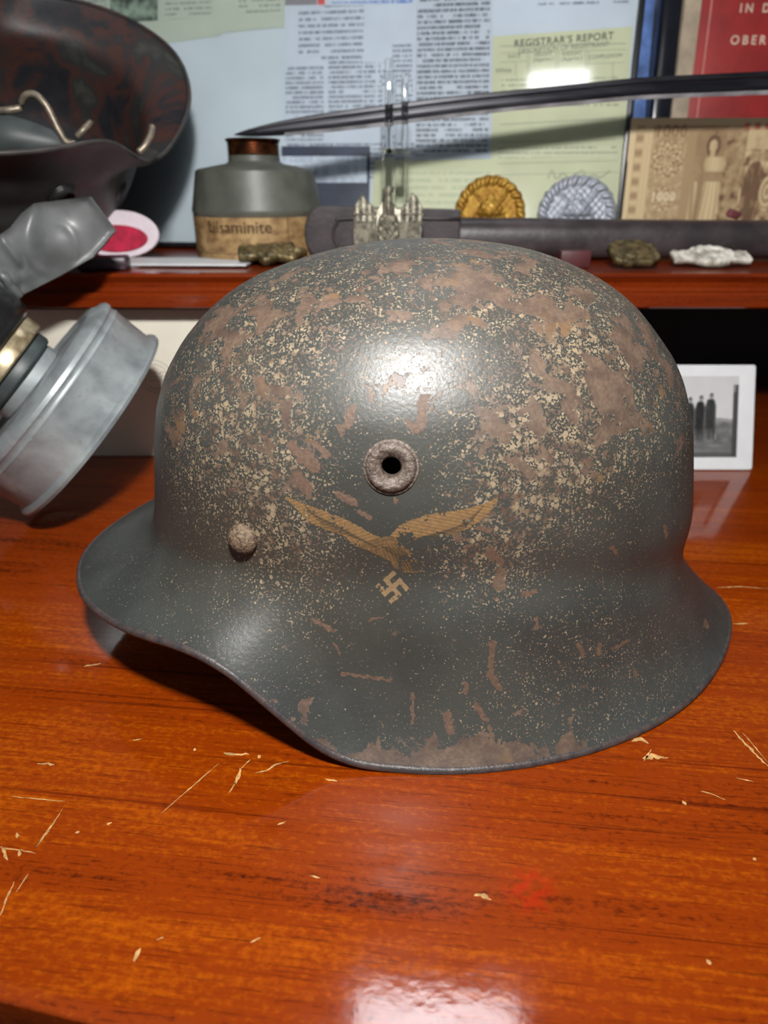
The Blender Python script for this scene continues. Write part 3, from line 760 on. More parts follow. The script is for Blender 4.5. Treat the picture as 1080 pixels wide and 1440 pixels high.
# registration card
d = doc([(690, 330), (868, 330), (889, 38), (693, 52)], M_py, [(rect(700, 207, 868, 222, 1, -2), T_py), (rect(705, 108, 870, 150), T_py)], 'yellow registration card')
def ftext(body, px, py, hpx, parent, mat=M_ink, sp=1.0, bold=.0, rot=0.05):
    u, v = fuv(px, py); s_ = hpx * .00075
    return text('lettering', body, s_, mat, parent, extrude=.00002, spacing=sp, bold=bold, mw=Matrix.Translation((u, v, _z[0] + .00012)) @ Matrix.Rotation(rot, 4, 'Z'))
M_ink2 = simple('dark_ink', lin((62, 66, 62)), .7, var=.1)
ftext("REGISTRAR'S REPORT", 792, 57, 10, d, M_ink2, 1.12, .0001)
ftext('DESCRIPTION OF REGISTRANT', 792, 68, 7.0, d)
for bdy, a, b in (('RACE', 723, 80), ('HEIGHT', 764, 77), ('(Approx.)', 764, 84), ('WEIGHT', 804, 76), ('(Approx.)', 804, 83), ('COMPLEXION', 851, 80)): ftext(bdy, a, b, 5.6, d)
ftext('White', 708, 100, 7, d)
for x0, y0, x1, y1, w_ in [(703, 65, 880, 61, 1.6), (703, 75, 880, 70, 1.0), (703, 88, 742, 86, .9), (825, 90, 878, 88, .9), (703, 175, 868, 166, 1.3), (700, 200, 866, 196, .9), (700, 230, 868, 226, .9), (700, 246, 868, 242, .9)]:
    sheet('ruled_line', [(x0, y0 + w_), (x1, y1 + w_), (x1, y1), (x0, y0)], M_rule, d, z=_z[0] + .00005)
for x, y0, y1 in [(742, 76, 130), (782, 74, 130), (824, 72, 130), (726, 88, 130), (862, 88, 120), (745, 76, 130), (786, 74, 130), (828, 72, 130)]:
    sheet('ruled_line', [(x - 1, y1), (x, y1), (x, y0), (x - 1, y0)], M_rule, d, z=_z[0] + .00005)
P = [fuv(a, b) for a, b in [(770, 252), (776, 240), (782, 252), (792, 244), (800, 252), (808, 246), (820, 240), (822, 252), (834, 246), (844, 250), (858, 240)]]
tube('signature', [(u, v, _z[0] + .0002) for u, v in P], .00022, M_ink, d, n=4, sub=4)

# ================================================================= BLUE FOLDER, BLACK BINDER, RED BOOK, BANKNOTE
M_blue = simple('blue_cloth', lin((92, 124, 186)), .6, var=.22, scale=70, bump=.2)
def standing(name, px_l, px_r, y, h, thick, mat, label, cat, lean=.16, bevel=.0012, yaw=0.0, parts=None):
    """upright slab standing on the shelf; px_l/px_r = left/right edge pixel at mid height"""
    zc = SH_Z + h * .35
    xl = at(px_l, 150, y).x; xr = at(px_r, 150, y).x
    e = empty(name, ((xl + xr) / 2, y, SH_Z), (-lean, 0, yaw)); tag(e, label, cat)
    b = box('cover', (xr - xl, thick, h), mat, e, bevel=bevel, loc=(0, thick / 2 * 1.0, h / 2 + thick * math.sin(lean) * .5 + .001))
    return e, b, xr - xl
e, b, w_ = standing('cloth_folder', 893, 922, .668, .25, .008, M_blue, 'blue cloth folder standing beside the right edge of the black picture frame', 'folder', lean=.20)
M_blk = simple('black_vinyl', (.008, .009, .014), .22, var=.1)
e, b, w_ = standing('black_binder', 929, 958, .655, .24, .018, M_blk, 'glossy black binder between the blue folder and the red book', 'binder', lean=.16, bevel=.004)
M_redc = simple('red_cover', lin((150, 38, 36)), .4, var=.10, scale=35, bump=.1, coat=.25)
M_cream = simple('cream_cloth_spine', lin((176, 160, 138)), .7, var=.12, scale=60)
M_page = simple('page_block', lin((210, 200, 176)), .8, var=.08)
xl = at(960, 120, .668).x
book = empty('red_book', (xl, .668, SH_Z), (-.13, 0, 0)); tag(book, 'red hardback book with cream cloth spine and pale lettering on the shelf', 'book')
box('front_cover', (.170, .003, .26), M_redc, book, bevel=.0008, loc=(.013 + .085, .0015, .133))
box('spine', (.016, .024, .26), M_cream, book, bevel=.0015, loc=(.008, .012, .133))
box('page_block', (.160, .017, .25), M_page, book, loc=(.095, .0122, .132))
box('back_cover', (.170, .003, .26), M_redc, book, bevel=.0008, loc=(.098, .0225, .133))
M_line = simple('pale_cover_rule', lin((196, 132, 124)), .6, var=.05)
box('cover_rule', (.0011, .0004, .25), M_line, book, loc=(.022, -.0002, .133))
M_let = simple('pale_cover_lettering', lin((214, 186, 168)), .6, var=.1)
def booktext(body, px, py, size, sp):
    r = ray(px, py); O = Vector(book.location); c_, s_ = math.cos(.13), math.sin(.13)
    Zn = Vector((0, -c_, s_)); Yv = Vector((0, s_, c_)); t = (O - CAM).dot(Zn) / r.dot(Zn); p = CAM + r * t - O
    return text('lettering', body, size, M_let, book, align='LEFT', spacing=sp, bold=.0002, mw=Matrix.Translation((p.x, -.0002, p.dot(Yv))) @ Matrix.Rotation(PI / 2, 4, 'X'))
booktext('IN DER', 1040, 12, .0088, 1.55); booktext('OBERO', 1027, 57, .0092, 1.5)

# banknote: printed sheet with thickness, leaning on the book
def note_paint(u, v):
    x = u * 1.87; y = v * 1.10
    base = np.array((214, 192, 150.)); dk = np.array((120, 88, 60.)); dd = np.array((70, 46, 34.))
    n = .5 + .5 * fbm(x * 9, y * 9, 2)
    k = .10 + .10 * n
    if x < .055: k = .02
    elif x < .12: k = .35 + .25 * math.sin(y * 55) * (abs(x - .09) < .03)
    elif x < .20: k = .12 + .08 * math.sin(x * 200)
    elif x < .50:
        k = .40 + .25 * fbm(x * 22, y * 22, 4)
        for cx, cy, r in ((.35, .78, .115), (.35, .46, .08), (.35, .18, .11)):
            q = math.hypot(x - cx, (y - cy)); a_ = math.atan2(y - cy, x - cx)
            if q < r * 1.25: k += .26 * math.sin(q * 110 + 2 * math.sin(a_ * 10))
    elif x < .58: k = .50
    elif x < 1.02:
        k = .34 + .30 * n + .16 * math.exp(-((x - .74) / .16) ** 2)
        # standing draped figure
        cx = .74 + .03 * math.sin(y * 3)
        hd = math.hypot((x - .735) / .036, (y - .885) / .050)
        if hd < 1.75 and y > .80: k = .78
        if hd <= 1.0: k = .16 + .25 * max(0, (x - .735) / .036)
        if .78 < y < .84 and abs(x - .737) < .022: k = .25
        wdt = .075 + .055 * max(0, .62 - y) + .02 * math.exp(-((y - .74) / .05) ** 2)
        if y < .80:
            q = abs(x - cx) / wdt
            if q < 1: k = .08 + .35 * q ** 2 + .14 * math.sin((x - cx) * 120 / (1.2 - y)) * (y < .6)
            elif q < 1.35: k = .66
            if .60 < y < .68 and q < 1.2: k = .48 + .2 * n
        if x < .64 and y < .6: k = .35 + .2 * math.sin(x * 90 + y * 8)
        if x > .84: k += .28 * fbm(x * 16, y * 16, 5)
    else:
        k = .42 + .75 * fbm(x * 13, y * 13, 3)
        for cx in (1.13, 1.40):
            q = math.hypot((x - cx) / .10, (y - .50) / .27)
            if q < 1: k = .80 - .1 * q + .15 * fbm(x * 30, y * 8)
        q = math.hypot((x - 1.265) / .075, (y - .52) / .14)
        if q < 1: k = .30 + .3 * math.sin(q * 14)
        if y > .86: k = .10 + .3 * max(0, fbm(x * 12, y * 12, 8)) * (abs(x - 1.26) < .2)
    if y > 1.04 or y < .03: k = .05
    k = min(1, max(0, k)); c = base * (1 - k) + dk * k
    if k > .7: c = c * .6 + dd * .4
    return tuple(c)
M_note = attr_mat('banknote_print', .7)
NB = .632
bl = at(884, 318, NB); 
note = empty('banknote', (at(884, 240, NB).x + .0895, NB, SH_Z), (-.10, 0, .0))
tag(note, 'brown old thousand-mark banknote with figure and crest leaning on red book', 'banknote')
box('paper', (.179, .0006, .104), M_page, note, loc=(0, .0006, .0525))
canvas('print', .179, .104, 300, 180, note_paint, M_note, note, loc=(0, .0002, .0525), rot=(PI / 2, 0, 0))
M_nred = simple('red_numeral', lin((196, 110, 84)), .7, var=.1); M_nbr = simple('brown_numeral', lin((150, 120, 88)), .7, var=.1); M_nlt = simple('pale_numeral', lin((220, 202, 170)), .7, var=.05)
for body, x, z, s_, m_ in (('1000', -.0560, .0945, .012, M_nbr), ('1000', -.0560, .0455, .0095, M_nlt)):
    text('numeral', body, s_, m_, note, bold=.0003, spacing=1.15, loc=(x, -.0001, z), rot=(PI / 2, 0, 0))
for k in range(7):
    a_ = box('red_mark', (.0042, .0002, .0046), M_nred, note, loc=(.006 + k * .0085, 0, .0985))

# ================================================================= SCABBARD, BADGES, BUCKLES
M_leather = simple('dark_brown_leather', lin((66, 58, 60)), .42, var=.22, scale=45, bump=.35, bscale=260)
M_leather2 = simple('dark_leather_flap', lin((58, 49, 52)), .5, var=.2, scale=60, bump=.35, bscale=300)
M_blackmetal = simple('black_metal', (.015, .015, .018), .35, metal=.6, var=.2)
sc = empty('leather_scabbard', (.16, .590, SH_Z), (0, 0, math.radians(-2))); tag(sc, 'long dark brown leather scabbard lying along the shelf', 'scabbard')
vs = []; fs = []; n_ = 28; NX = 60; X0, X1 = -.215, .40
for i in range(NX + 1):
    t = i / NX; x = X0 + (X1 - X0) * t
    e_ = min(1, max(0.05, t / .03)) ** .5
    hh = (.0150 + .0008 * math.sin(t * 9) + .0004 * fnoise(t * 40, 1)) * e_; dd = (.0155 + .0004 * fnoise(t * 30, 5)) * e_
    for q in range(n_):
        a_ = 2 * PI * q / n_; c_, s_ = math.cos(a_), math.sin(a_)
        vs.append((x, dd * math.copysign(abs(c_) ** .8, c_), .0158 + hh * math.copysign(abs(s_) ** .8, s_)))
for i in range(NX):
    for q in range(n_): fs.append((i * n_ + q, i * n_ + (q + 1) % n_, (i + 1) * n_ + (q + 1) % n_, (i + 1) * n_ + q))
fs += [tuple(range(n_)), tuple(range(NX * n_, NX * n_ + n_))[::-1]]
mesh('sheath', vs, fs, M_leather, sc)
# frog flap at the left end with raised stitched loop
pts = []
for k in range(15): a_ = PI / 2 + PI * k / 14; pts.append((-.208 + .014 * math.cos(a_), .0205 + .0200 * math.sin(a_)))
pts += [(-.100, .002), (-.100, .038)]
prism('frog_flap', pts, .004, M_leather2, sc, bevel=.0012, loc=(0, -.0165, .0), rot=(PI / 2, 0, 0))
lp = [(-.100, -.0215, .0095), (-.186, -.0215, .0095), (-.196, -.0215, .013), (-.199, -.0215, .0205), (-.196, -.0215, .028), (-.186, -.0215, .0315), (-.100, -.0215, .0315)]
tube('loop_ridge', lp, .0013, M_leather2, sc, n=8)
prism('chape', [(a, b) for a, b in ((.182, .012), (.40, .012), (.40, .0335), (.186, .0335), (.180, .028))], .036, M_blackmetal, sc, bevel=.0015, loc=(0, .018, .0), rot=(PI / 2, 0, 0))
for x_ in (.192, .204): lathe('rivet', [(0, .001), (.001, .0008), (.0014, 0)], simple('steel_pin', (.4, .4, .42), .3, metal=.9), sc, n=12, loc=(x_, -.0182, .0285), rot=(PI / 2, 0, 0))
M_pink = simple('faded_red_scrap', lin((120, 62, 64)), .7)
o = box('fabric_scrap', (.012, .006, .006), M_pink, bevel=.0015, loc=at(1031, 303, .592) + Vector((0, 0, .001)), rot=(.3, .2, .5)); tag(o, 'tiny faded red scrap on top of the leather scabbard', 'scrap')

def wreath(u, v, ax=1, ay=1):
    r = math.hypot(u / ax, v / ay)
    return r
def wound_fn(u, v):
    r = math.hypot(u, v); a_ = math.atan2(v, u)
    if r > .97 + .012 * math.cos(a_ * 22): return None
    h = .0012
    if r > .70: h += .0016 * (1 - ((r - .84) / .15) ** 2) + .0008 * math.cos(a_ * 22 + (r - .84) * 14)
    else:
        h += .0004 + .0005 * math.sin(u * 34 + 3 * v) * math.sin(v * 30)
        for s_ in (1, -1):                                 # crossed swords
            d = segd(u, v, (-.42 * s_, -.62), (.42 * s_, .5))
            if d < .055: h += .0011 * (1 - d / .055)
        q = math.hypot(u / .34, (v - .08) / .30)            # helmet dome
        if q < 1 and v > -.06: h += .0034 * math.sqrt(1 - q * q)
        if abs(v + .06) < .10 and abs(u) < .46 - abs(v + .06): h += .0016
        if math.hypot(u, v - .42) < .10: h += .0016
        if segd(u, v, (-.38, .02), (.38, .02)) < .04: h += .0012
    return h
M_gold = simple('gilt_metal', lin((166, 130, 52)), .42, metal=.55, var=.15, scale=120, dark=lin((140, 96, 26)))
M_silv = simple('silver_metal', lin((150, 154, 162)), .45, metal=.45, var=.12, scale=120, dark=lin((150, 154, 164)))
def badge(name, px0, px1, ytop, y, h, fnc, mat, label, nx=90, ny=100, lean=.2, z0=None, yaw=-.12):
    xl = at(px0, 290, y).x; xr = at(px1, 290, y).x; w_ = xr - xl
    z = SH_Z + .0008
    o = relief(name, w_, h, nx, ny, fnc, mat, None, back=.0008)
    R_ = Matrix.Translation(((xl + xr) / 2, y, z)) @ Matrix.Rotation(yaw, 4, 'Z') @ Matrix.Rotation(PI / 2 - lean, 4, 'X') @ Matrix.Translation((0, h / 2, 0))
    o.matrix_world = R_
    return o
yb = .622
hb = (at(690, 246, yb).z - SH_Z) / math.cos(.2)
o = badge('wound_badge', 638, 741, 246, yb, hb, wound_fn, M_gold, ''); tag(o, 'gold oval wreath badge with small helmet relief standing behind scabbard', 'badge', 'oval wreath badges')
o = badge('wound_badge', 757, 870, 246, yb - .006, hb, wound_fn, M_silv, ''); tag(o, 'silver oval wreath badge with small helmet relief standing behind scabbard', 'badge', 'oval wreath badges')

# silver eagle badge in front of the scabbard
EW = [(-.98, .46), (-.76, .82), (-.66, .70), (-.55, .60), (-.42, .50), (-.30, .44), (-.16, .72), (-.13, .96), (-.06, 1.0), (.16, .98), (.14, .86), (.08, .84), (.10, .62), (.26, .44), (.42, .52), (.56, .66), (.64, .84), (.80, .74), (.98, .42), (.92, -.3), (.80, -1.0), (.45, -1.0), (.30, -.6), (.20, -1), (-.25, -1), (-.36, -.6), (-.45, -1.0), (-.95, -1.0), (-.99, -.2)]
def eagle_fn(u, v):
    if not inpoly(u, v, EW): return None
    h = .0012; a = abs(u)
    if a > .36:
        h += .0008 + .0005 * math.cos((u * 46))* (v < .12) + (.0006 * math.sin(v * 40 + 9 * math.sin(u * 18))) * (v >= .12)
        if v > .30: h += .0005
    q = math.hypot(u / .34, (v + .22) / .62)
    if q < 1: h += .0030 * math.sqrt(1 - q * q) + .0006 * math.sin(u * 30) * math.sin(v * 26)
    if a < .16 and v > .3: h += .0022 * (1 - a / .2)
    return h
M_tin = simple('aged_silver', lin((118, 113, 98)), .42, metal=.4, var=.25, scale=260, dark=lin((66, 62, 52)))
ye = .528; xl = at(496, 310, ye).x; xr = at(597, 310, ye).x
he = (at(545, 262, ye).z - SH_Z - .001) / math.cos(.22)
o = relief('eagle_badge', xr - xl, he, 110, 110, eagle_fn, M_tin, None, back=.001)
o.matrix_world = Matrix.Translation(((xl + xr) / 2, ye, SH_Z + .001)) @ Matrix.Rotation(PI / 2 - .22, 4, 'X') @ Matrix.Translation((0, he / 2, 0))
tag(o, 'silver eagle badge with lowered wings standing in front of the acrylic post', 'badge')

M_bronze = simple('dull_bronze', lin((122, 108, 74)), .42, metal=.6, var=.25, scale=160, dark=lin((66, 60, 42)))
def lying(name, px, py, y, w, h, t, fnc, mat, label, cat, tilt, yaw=0.0, back=.003, nx=60, ny=60):
    x = at(px, py, y).x
    o = relief(name, w, h, nx, ny, fnc, mat, None, back=back)
    o.matrix_world = Matrix.Translation((x, y, SH_Z + back * math.cos(tilt) + .0008)) @ Matrix.Rotation(yaw, 4, 'Z') @ Matrix.Rotation(tilt, 4, 'X') @ Matrix.Translation((0, h / 2, 0))
    return tag(o, label, cat)
def octo(u, v):
    if abs(u) + abs(v) > 1.55 or abs(u) > .98 or abs(v) > .98: return None
    return .001 + .0015 * (math.hypot(u, v) < .6) + .0003 * fnoise(u * 6, v * 6) + .001 * (max(abs(u), abs(v)) > .85)
lying('belt_buckle', 899, 372, .520, .035, .030, .004, octo, M_bronze, 'small dull bronze octagonal buckle at the shelf front', 'buckle', math.radians(24), .06, back=.004)
M_white = simple('white_enamel_metal', lin((216, 212, 202)), .4, var=.16, scale=110, dark=lin((140, 134, 120)))
def winged(u, v):
    q = math.hypot(u / .62, v / .95)
    w_ = abs(u) < .99 and abs(v - .06 * math.cos(u * 3)) < .62 - .15 * abs(u) + .04 * math.cos(u * 14)
    if not (q < 1 or w_): return None
    h = .0012 + .0003 * math.sin(u * 26)
    if q < 1: h += .0014 * (1 - q) + .0012 * (abs(q - .8) < .14)
    return h
lying('winged_badge', 1008, 372, .524, .056, .030, .004, winged, M_white, 'white metal winged badge lying at the right of the shelf', 'badge', math.radians(17), -.05, back=.003, nx=90)
def leafy(u, v):
    r = math.hypot(u, v); a_ = math.atan2(v, u)
    if r > .80 + .17 * math.cos(a_ * 7): return None
    return .002 + .003 * (1 - r) + .0015 * fnoise(u * 5, v * 5)
lying('leaf_brooch', 385, 374, .535, .056, .040, .004, leafy, M_bronze, 'bronze leaf-shaped brooch lying before the olive canister', 'brooch', math.radians(15), .2, back=.003)
M_dkred = simple('dark_red_box', lin((78, 34, 38)), .5, var=.15)
o = box('small_box', (.022, .014, .012), M_dkred, bevel=.001, loc=(at(806, 368, .535).x, .535, SH_Z + .0062)); tag(o, 'small dark red box on the shelf peeking over the helmet', 'box')
M_dkpurp = simple('dark_purple_case', lin((62, 44, 56)), .4, var=.2)
o = box('small_case', (.034, .022, .009), M_dkpurp, bevel=.002, loc=(at(146, 376, .52).x, .522, SH_Z + .0047), rot=(0, 0, .2)); tag(o, 'small dark purple case at the shelf front by the gas mask', 'case')
M_card = simple('white_card', lin((214, 216, 218)), .5, var=.05)
for k, (a, b, yy, w_, d_, rz, lb) in enumerate([(252, 372, .556, .115, .046, -.05, 'white card lying uppermost on the shelf by the olive canister'), (226, 374, .560, .120, .046, .06, 'grey-white card lying under the uppermost card on the shelf')]):
    o = box('paper_card', (w_, d_, .0012), M_card if k == 0 else simple('grey_card', lin((176, 178, 182)), .5, var=.05), loc=(at(a, b, yy).x, yy, SH_Z + (.0021 if k == 0 else .0008)), rot=(0, 0, rz)); tag(o, lb, 'card', 'cards on the shelf')

# oval white and crimson patch, leaning
M_pw_ = simple('white_felt', lin((222, 208, 216)), .85, var=.06, bump=.5, bscale=700); M_crim = simple('crimson_felt', lin((176, 28, 62)), .85, var=.15, scale=150, bump=.6, bscale=700)
yp = .585; cxp = at(168, 340, yp).x
pt = empty('oval_patch', (cxp, yp, SH_Z + .001), (PI / 2 - .35, 0, .10)); tag(pt, 'white oval cloth patch with crimson centre on the shelf', 'patch')
el = lambda a, b, cx, cy, n=40: [(cx + a * math.cos(2 * PI * k / n), cy + b * math.sin(2 * PI * k / n)) for k in range(n)]
prism('backing', el(.031, .0185, 0, .0185), .004, M_pw_, pt, bevel=.0012)
prism('crimson_centre', el(.0245, .0105, -.002, .0145), .003, M_crim, pt, bevel=.0012, loc=(0, 0, .0035))

# ================================================================= OLIVE FILTER CANISTER WITH PAPER LABEL
M_olive = simple('olive_grey_paint', lin((84, 86, 78)), .45, var=.12, scale=50, bump=.15)
M_copper = simple('copper_thread', lin((112, 66, 38)), .32, metal=.8, var=.3, scale=120, dark=lin((50, 32, 24)))
g = G('aged_paper_label'); o_ = g.tc.outputs['Object']
lc = g.cramp(g.noise(g.mapv(o_, (60, 60, 90)), 1.0, 6, .65, .4), [(.28, lin((74, 52, 30))), (.42, lin((128, 98, 62))), (.56, lin((164, 134, 90))), (.72, lin((182, 152, 104)))])
M_label = g.set(Base_Color=lc, Roughness=.65, Normal=g.bump(g.noise(o_, 200, 3), .3, .0006))
yk = .613; cx = at(363, 300, yk).x
can = empty('filter_canister', (cx, yk, SH_Z)); tag(can, 'olive-grey metal filter canister with stained paper label and copper neck', 'canister')
zk = lambda py: at(363, py, yk).z - SH_Z
r1 = .0515
lathe('body', [(0, .0005), (r1 - .002, .0005), (r1, .002), (r1 + .0005, zk(298)), (r1 + .0012, zk(295)), (r1 + .0008, zk(292)), (r1 - .0045, zk(241)), (r1 - .0065, zk(238)), (.0225, zk(230)), (.0205, zk(227)), (.0203, zk(219)), (.0, zk(219))], M_olive, can, n=80)
thr = [(.0203, zk(219))]
for k in range(5):
    z_ = zk(219) + (zk(199) - zk(219)) * k / 5; dz = (zk(199) - zk(219)) / 5
    thr += [(.0199, z_ + dz * .1), (.0208, z_ + dz * .5), (.0199, z_ + dz * .9)]
thr += [(.0213, zk(199)), (.0216, zk(196)), (.0205, zk(195)), (.0186, zk(196)), (.0180, zk(215)), (0, zk(215))]
lathe('threaded_neck', thr, M_copper, can, n=64)
# paper label wraps the lower body
vs = []; fs = []; n_ = 72
for i in range(n_):
    a_ = 2 * PI * i / n_
    for z_ in (.0025, .0032, zk(302) - .004, zk(302)):
        rr = r1 + .0007; vs.append((rr * math.cos(a_), rr * math.sin(a_), z_))
for i in range(n_):
    for q in range(3): fs.append((i * 4 + q, ((i + 1) % n_) * 4 + q, ((i + 1) % n_) * 4 + q + 1, i * 4 + q + 1))
mesh('paper_label', vs, fs, M_label, can)
M_lt = simple('label_ink', lin((98, 76, 50)), .7, var=.2)
tm = text('lettering', 'Lilsaminite', .0125, M_lt, can, bold=.0001)
for v in tm.data.vertices:
    a_ = -PI / 2 - .16 + v.co.x / r1; zz_ = v.co.y; v.co = ((r1 + .0009) * math.cos(a_), (r1 + .0009) * math.sin(a_), .0255 + zz_)
# label print bands and seam
for (z0, z1, a0, a1) in ((.0335, .0340, -PI, 0), (.0065, .0070, -PI, 0), (.003, .0335, -.98, -.965)):
    vv = []; ff = []; m_ = 40
    for k in range(m_ + 1):
        a_ = a0 + (a1 - a0) * k / m_
        vv += [((r1 + .0008) * math.cos(a_), (r1 + .0008) * math.sin(a_), z0), ((r1 + .0008) * math.cos(a_), (r1 + .0008) * math.sin(a_), z1)]
    ff = [(2 * k, 2 * k + 2, 2 * k + 3, 2 * k + 1) for k in range(m_)]
    mesh('label_rule', vv, ff, M_lt, can)

# ================================================================= SWORD ON ACRYLIC STAND
g = G('dark_steel_blade'); o_ = g.tc.outputs['Object']
n1 = g.noise(g.mapv(o_, (14, 120, 120)), 1.0, 5, .6)
M_blade = g.set(Base_Color=g.mix(g.ramp(n1, .35, .65), (.010, .0105, .015), (.028, .028, .034)), Metallic=.5, Roughness=g.math('MULTIPLY_ADD', n1, .35, .20))
M_edge = simple('ground_edge', (.34, .34, .36), .4, metal=.2, var=.2)
ys = .578
up_ = [(329, 189), (345, 183), (370, 176), (400, 169), (450, 160), (500, 153), (560, 145), (640, 135), (730, 126), (820, 117), (900, 109), (1000, 104), (1080, 100), (1180, 96), (1300, 93)]
lo_ = [(329, 190), (345, 192), (370, 192), (400, 190.5), (450, 187), (500, 182), (560, 175), (640, 165), (730, 155), (820, 147), (900, 140), (1000, 136), (1080, 133), (1180, 130), (1300, 128)]
def yy_s(px): return ys + .008 * (1 - (px - 330) / 970)
sw = empty('sword', (0, ys, SH_Z)); tag(sw, 'long dark curved sword blade held above the shelf by a clear acrylic stand', 'sword')
off = Vector((0, ys, SH_Z))
U = catmull([at(a, b, yy_s(a)) - off for a, b in up_], 5); Lw = catmull([at(a, b, yy_s(a)) - off for a, b in lo_], 5)
vs = []; fs = []
for a, b in zip(U, Lw):
    w_ = (a - b).length; th = min(.0028, .05 * w_ + .0012)
    for f_, t_ in ((0, .0009), (.06, .0026), (.22, .0028), (.30, .0016), (.50, .0013), (.62, .0018), (.70, .0026), (.82, .0022), (1.0, .0003)):
        vs.append(a.lerp(b, f_) + Vector((0, -t_ * th / .0028, 0)))
    for f_, t_ in ((1.0, .0003), (.82, .0022), (.62, .0018), (.30, .0016), (.06, .0026), (0, .0009)):
        vs.append(a.lerp(b, f_) + Vector((0, t_ * th / .0028, 0)))
k_ = 15
for i in range(len(U) - 1):
    for q in range(k_): fs.append((i * k_ + q, i * k_ + (q + 1) % k_, (i + 1) * k_ + (q + 1) % k_, (i + 1) * k_ + q))
fs += [tuple(range(k_)), tuple(range((len(U) - 1) * k_, len(U) * k_))[::-1]]
bl_ = mesh('blade', vs, fs, M_blade, sw, True); autosmooth(bl_, 25)
bl_.data.materials.append(M_edge)
for p in bl_.data.polygons:
    q = p.index % k_
    if q in (7, 8) and p.index // k_ > 14: p.material_index = 1

g = G('clear_acrylic')
M_acr = g.set(Base_Color=(.97, .98, .98), Roughness=.02, Transmission_Weight=1.0, IOR=1.49)
zt = at(545, 82, .574).z - SH_Z
zb = at(545, 190, .574).z - SH_Z
st = empty('acrylic_stand', (at(547, 160, .575).x, .5865, SH_Z)); tag(st, 'clear acrylic display stand holding the sword upright on the shelf', 'stand')
box('base', (.050, .022, .004), M_acr, st, bevel=.0008, loc=(.005, .002, .0022))
box('post', (.0105, .003, zt - .012), M_acr, st, bevel=.0006, loc=(0, .0085, (zt - .012) / 2 + .004))
box('side_rib', (.0022, .006, zt - .02), M_acr, st, bevel=.0005, loc=(.0135, .0085, (zt - .02) / 2 + .004))
box('prong', (.0060, .003, zt - zb + .012), M_acr, st, bevel=.0009, loc=(0, -.0125, (zt + zb - .012) / 2))
box('prong', (.0050, .003, zt - zb + .002), M_acr, st, bevel=.0009, loc=(.0115, -.0125, (zt + zb - .018) / 2))
box('saddle', (.020, .024, .0028), M_acr, st, bevel=.0006, loc=(.005, -.002, zb - .0100))

# ================================================================= SMALL PHOTO, CREAM CARD UNDER THE SHELF
def photo_paint(u, v):
    # u 0..1 left-right of the image, v up
    c = 214 - 14 * v + 5 * fbm(u * 4, v * 4)
    hor = .46 + .02 * fnoise(u * 6, 2)
    if v < hor: c = 120 + 26 * fbm(u * 9, v * 14, 3) - 25 * (1 - v / hor)
    if v < .16: c = 112 + 18 * fbm(u * 5, v * 30, 7)
    if v < .06: c = 88
    if hor - .02 < v < hor + .02 and u > .6: c = 150
    if u > .93 and v < .90: c = 70 + 60 * (v > .80) * (u < .96)
    for cx, top, w_, lo, dkn in ((.20, .66, .075, .16, 52), (.34, .67, .080, .14, 44), (.485, .69, .070, .20, 38), (.625, .72, .078, .22, 54)):
        tp = max(0, min(1, (top - v) / .10)); wd = w_ * (.45 + .55 * tp ** .5) * (1.0 + .12 * (v < .4))
        if lo < v < top and abs(u - cx - .02 * (v - .4)) < wd:
            c = dkn + 16 * fbm(u * 18, v * 14, 1) + 70 * (abs(u - cx) / wd) ** 6
            if v < .36: c += 40 * (.36 - v) / .16 + 16 * (math.sin(u * 90) > 0)
        hd = math.hypot((u - cx - .012) / .030, (v - top - .035) / .040)
        if hd < 1: c = 140 if v < top + .045 else 62
    return (c, c, c * 1.0)
M_pbord = simple('photo_border_white', lin((226, 228, 230)), .35, var=.02)
M_pprint = attr_mat('photo_print', .35, coat=.3)
yph = .482; xr = at(1063, 640, yph).x; wph = .074; hph = .079
ph = empty('photograph', (xr - wph / 2, yph, .0008), (-math.radians(22), 0, math.radians(0))); tag(ph, 'small black and white photograph of standing men with white border leaning under shelf', 'photograph')
pts = []
for cx_, cz_, a0 in ((wph / 2 - .002, .002, -PI / 2), (wph / 2 - .002, hph - .002, 0), (-wph / 2 + .002, hph - .002, PI / 2), (-wph / 2 + .002, .002, PI)):
    for k in range(5): a_ = a0 + PI / 2 * k / 4; pts.append((cx_ + .002 * math.cos(a_), cz_ + .002 * math.sin(a_)))
prism('white_border', pts, .0022, M_pbord, ph, bevel=.0004, loc=(0, .0022, 0), rot=(PI / 2, 0, 0))
canvas('image', .056, .061, 120, 130, photo_paint, M_pprint, ph, loc=(-.0035, -.0002, hph / 2 + .0005), rot=(PI / 2, 0, 0))

M_creamc = simple('cream_card', lin((228, 222, 206)), .6, var=.03, scale=30)
ycr = .512
cr_ = empty('cream_envelope', (at(250, 550, ycr).x, ycr, .0005), (-.02, 0, 0)); tag(cr_, 'cream envelope with faint round postmark standing under the shelf', 'envelope')
box('paper', (.26, .0015, .1135), M_creamc, cr_, loc=(-.05, .0008, .0568))
M_pm = simple('faint_postmark_ink', lin((172, 168, 160)), .7, var=.1)
pc = at(218, 530, ycr) - Vector(cr_.location)
for r_ in (.0125, .0095):
    tube('postmark', [(pc.x + r_ * math.cos(2 * PI * k / 20), -.0002, pc.z + r_ * math.sin(2 * PI * k / 20)) for k in range(21)], .00022, M_pm, cr_, n=4, sub=2)
for dz in (-.003, 0, .003): tube('postmark', [(pc.x - .012 + k * .003, -.0002, pc.z + dz + .0008 * (-1) ** k) for k in range(8)], .0002, M_pm, cr_, n=4, sub=3)

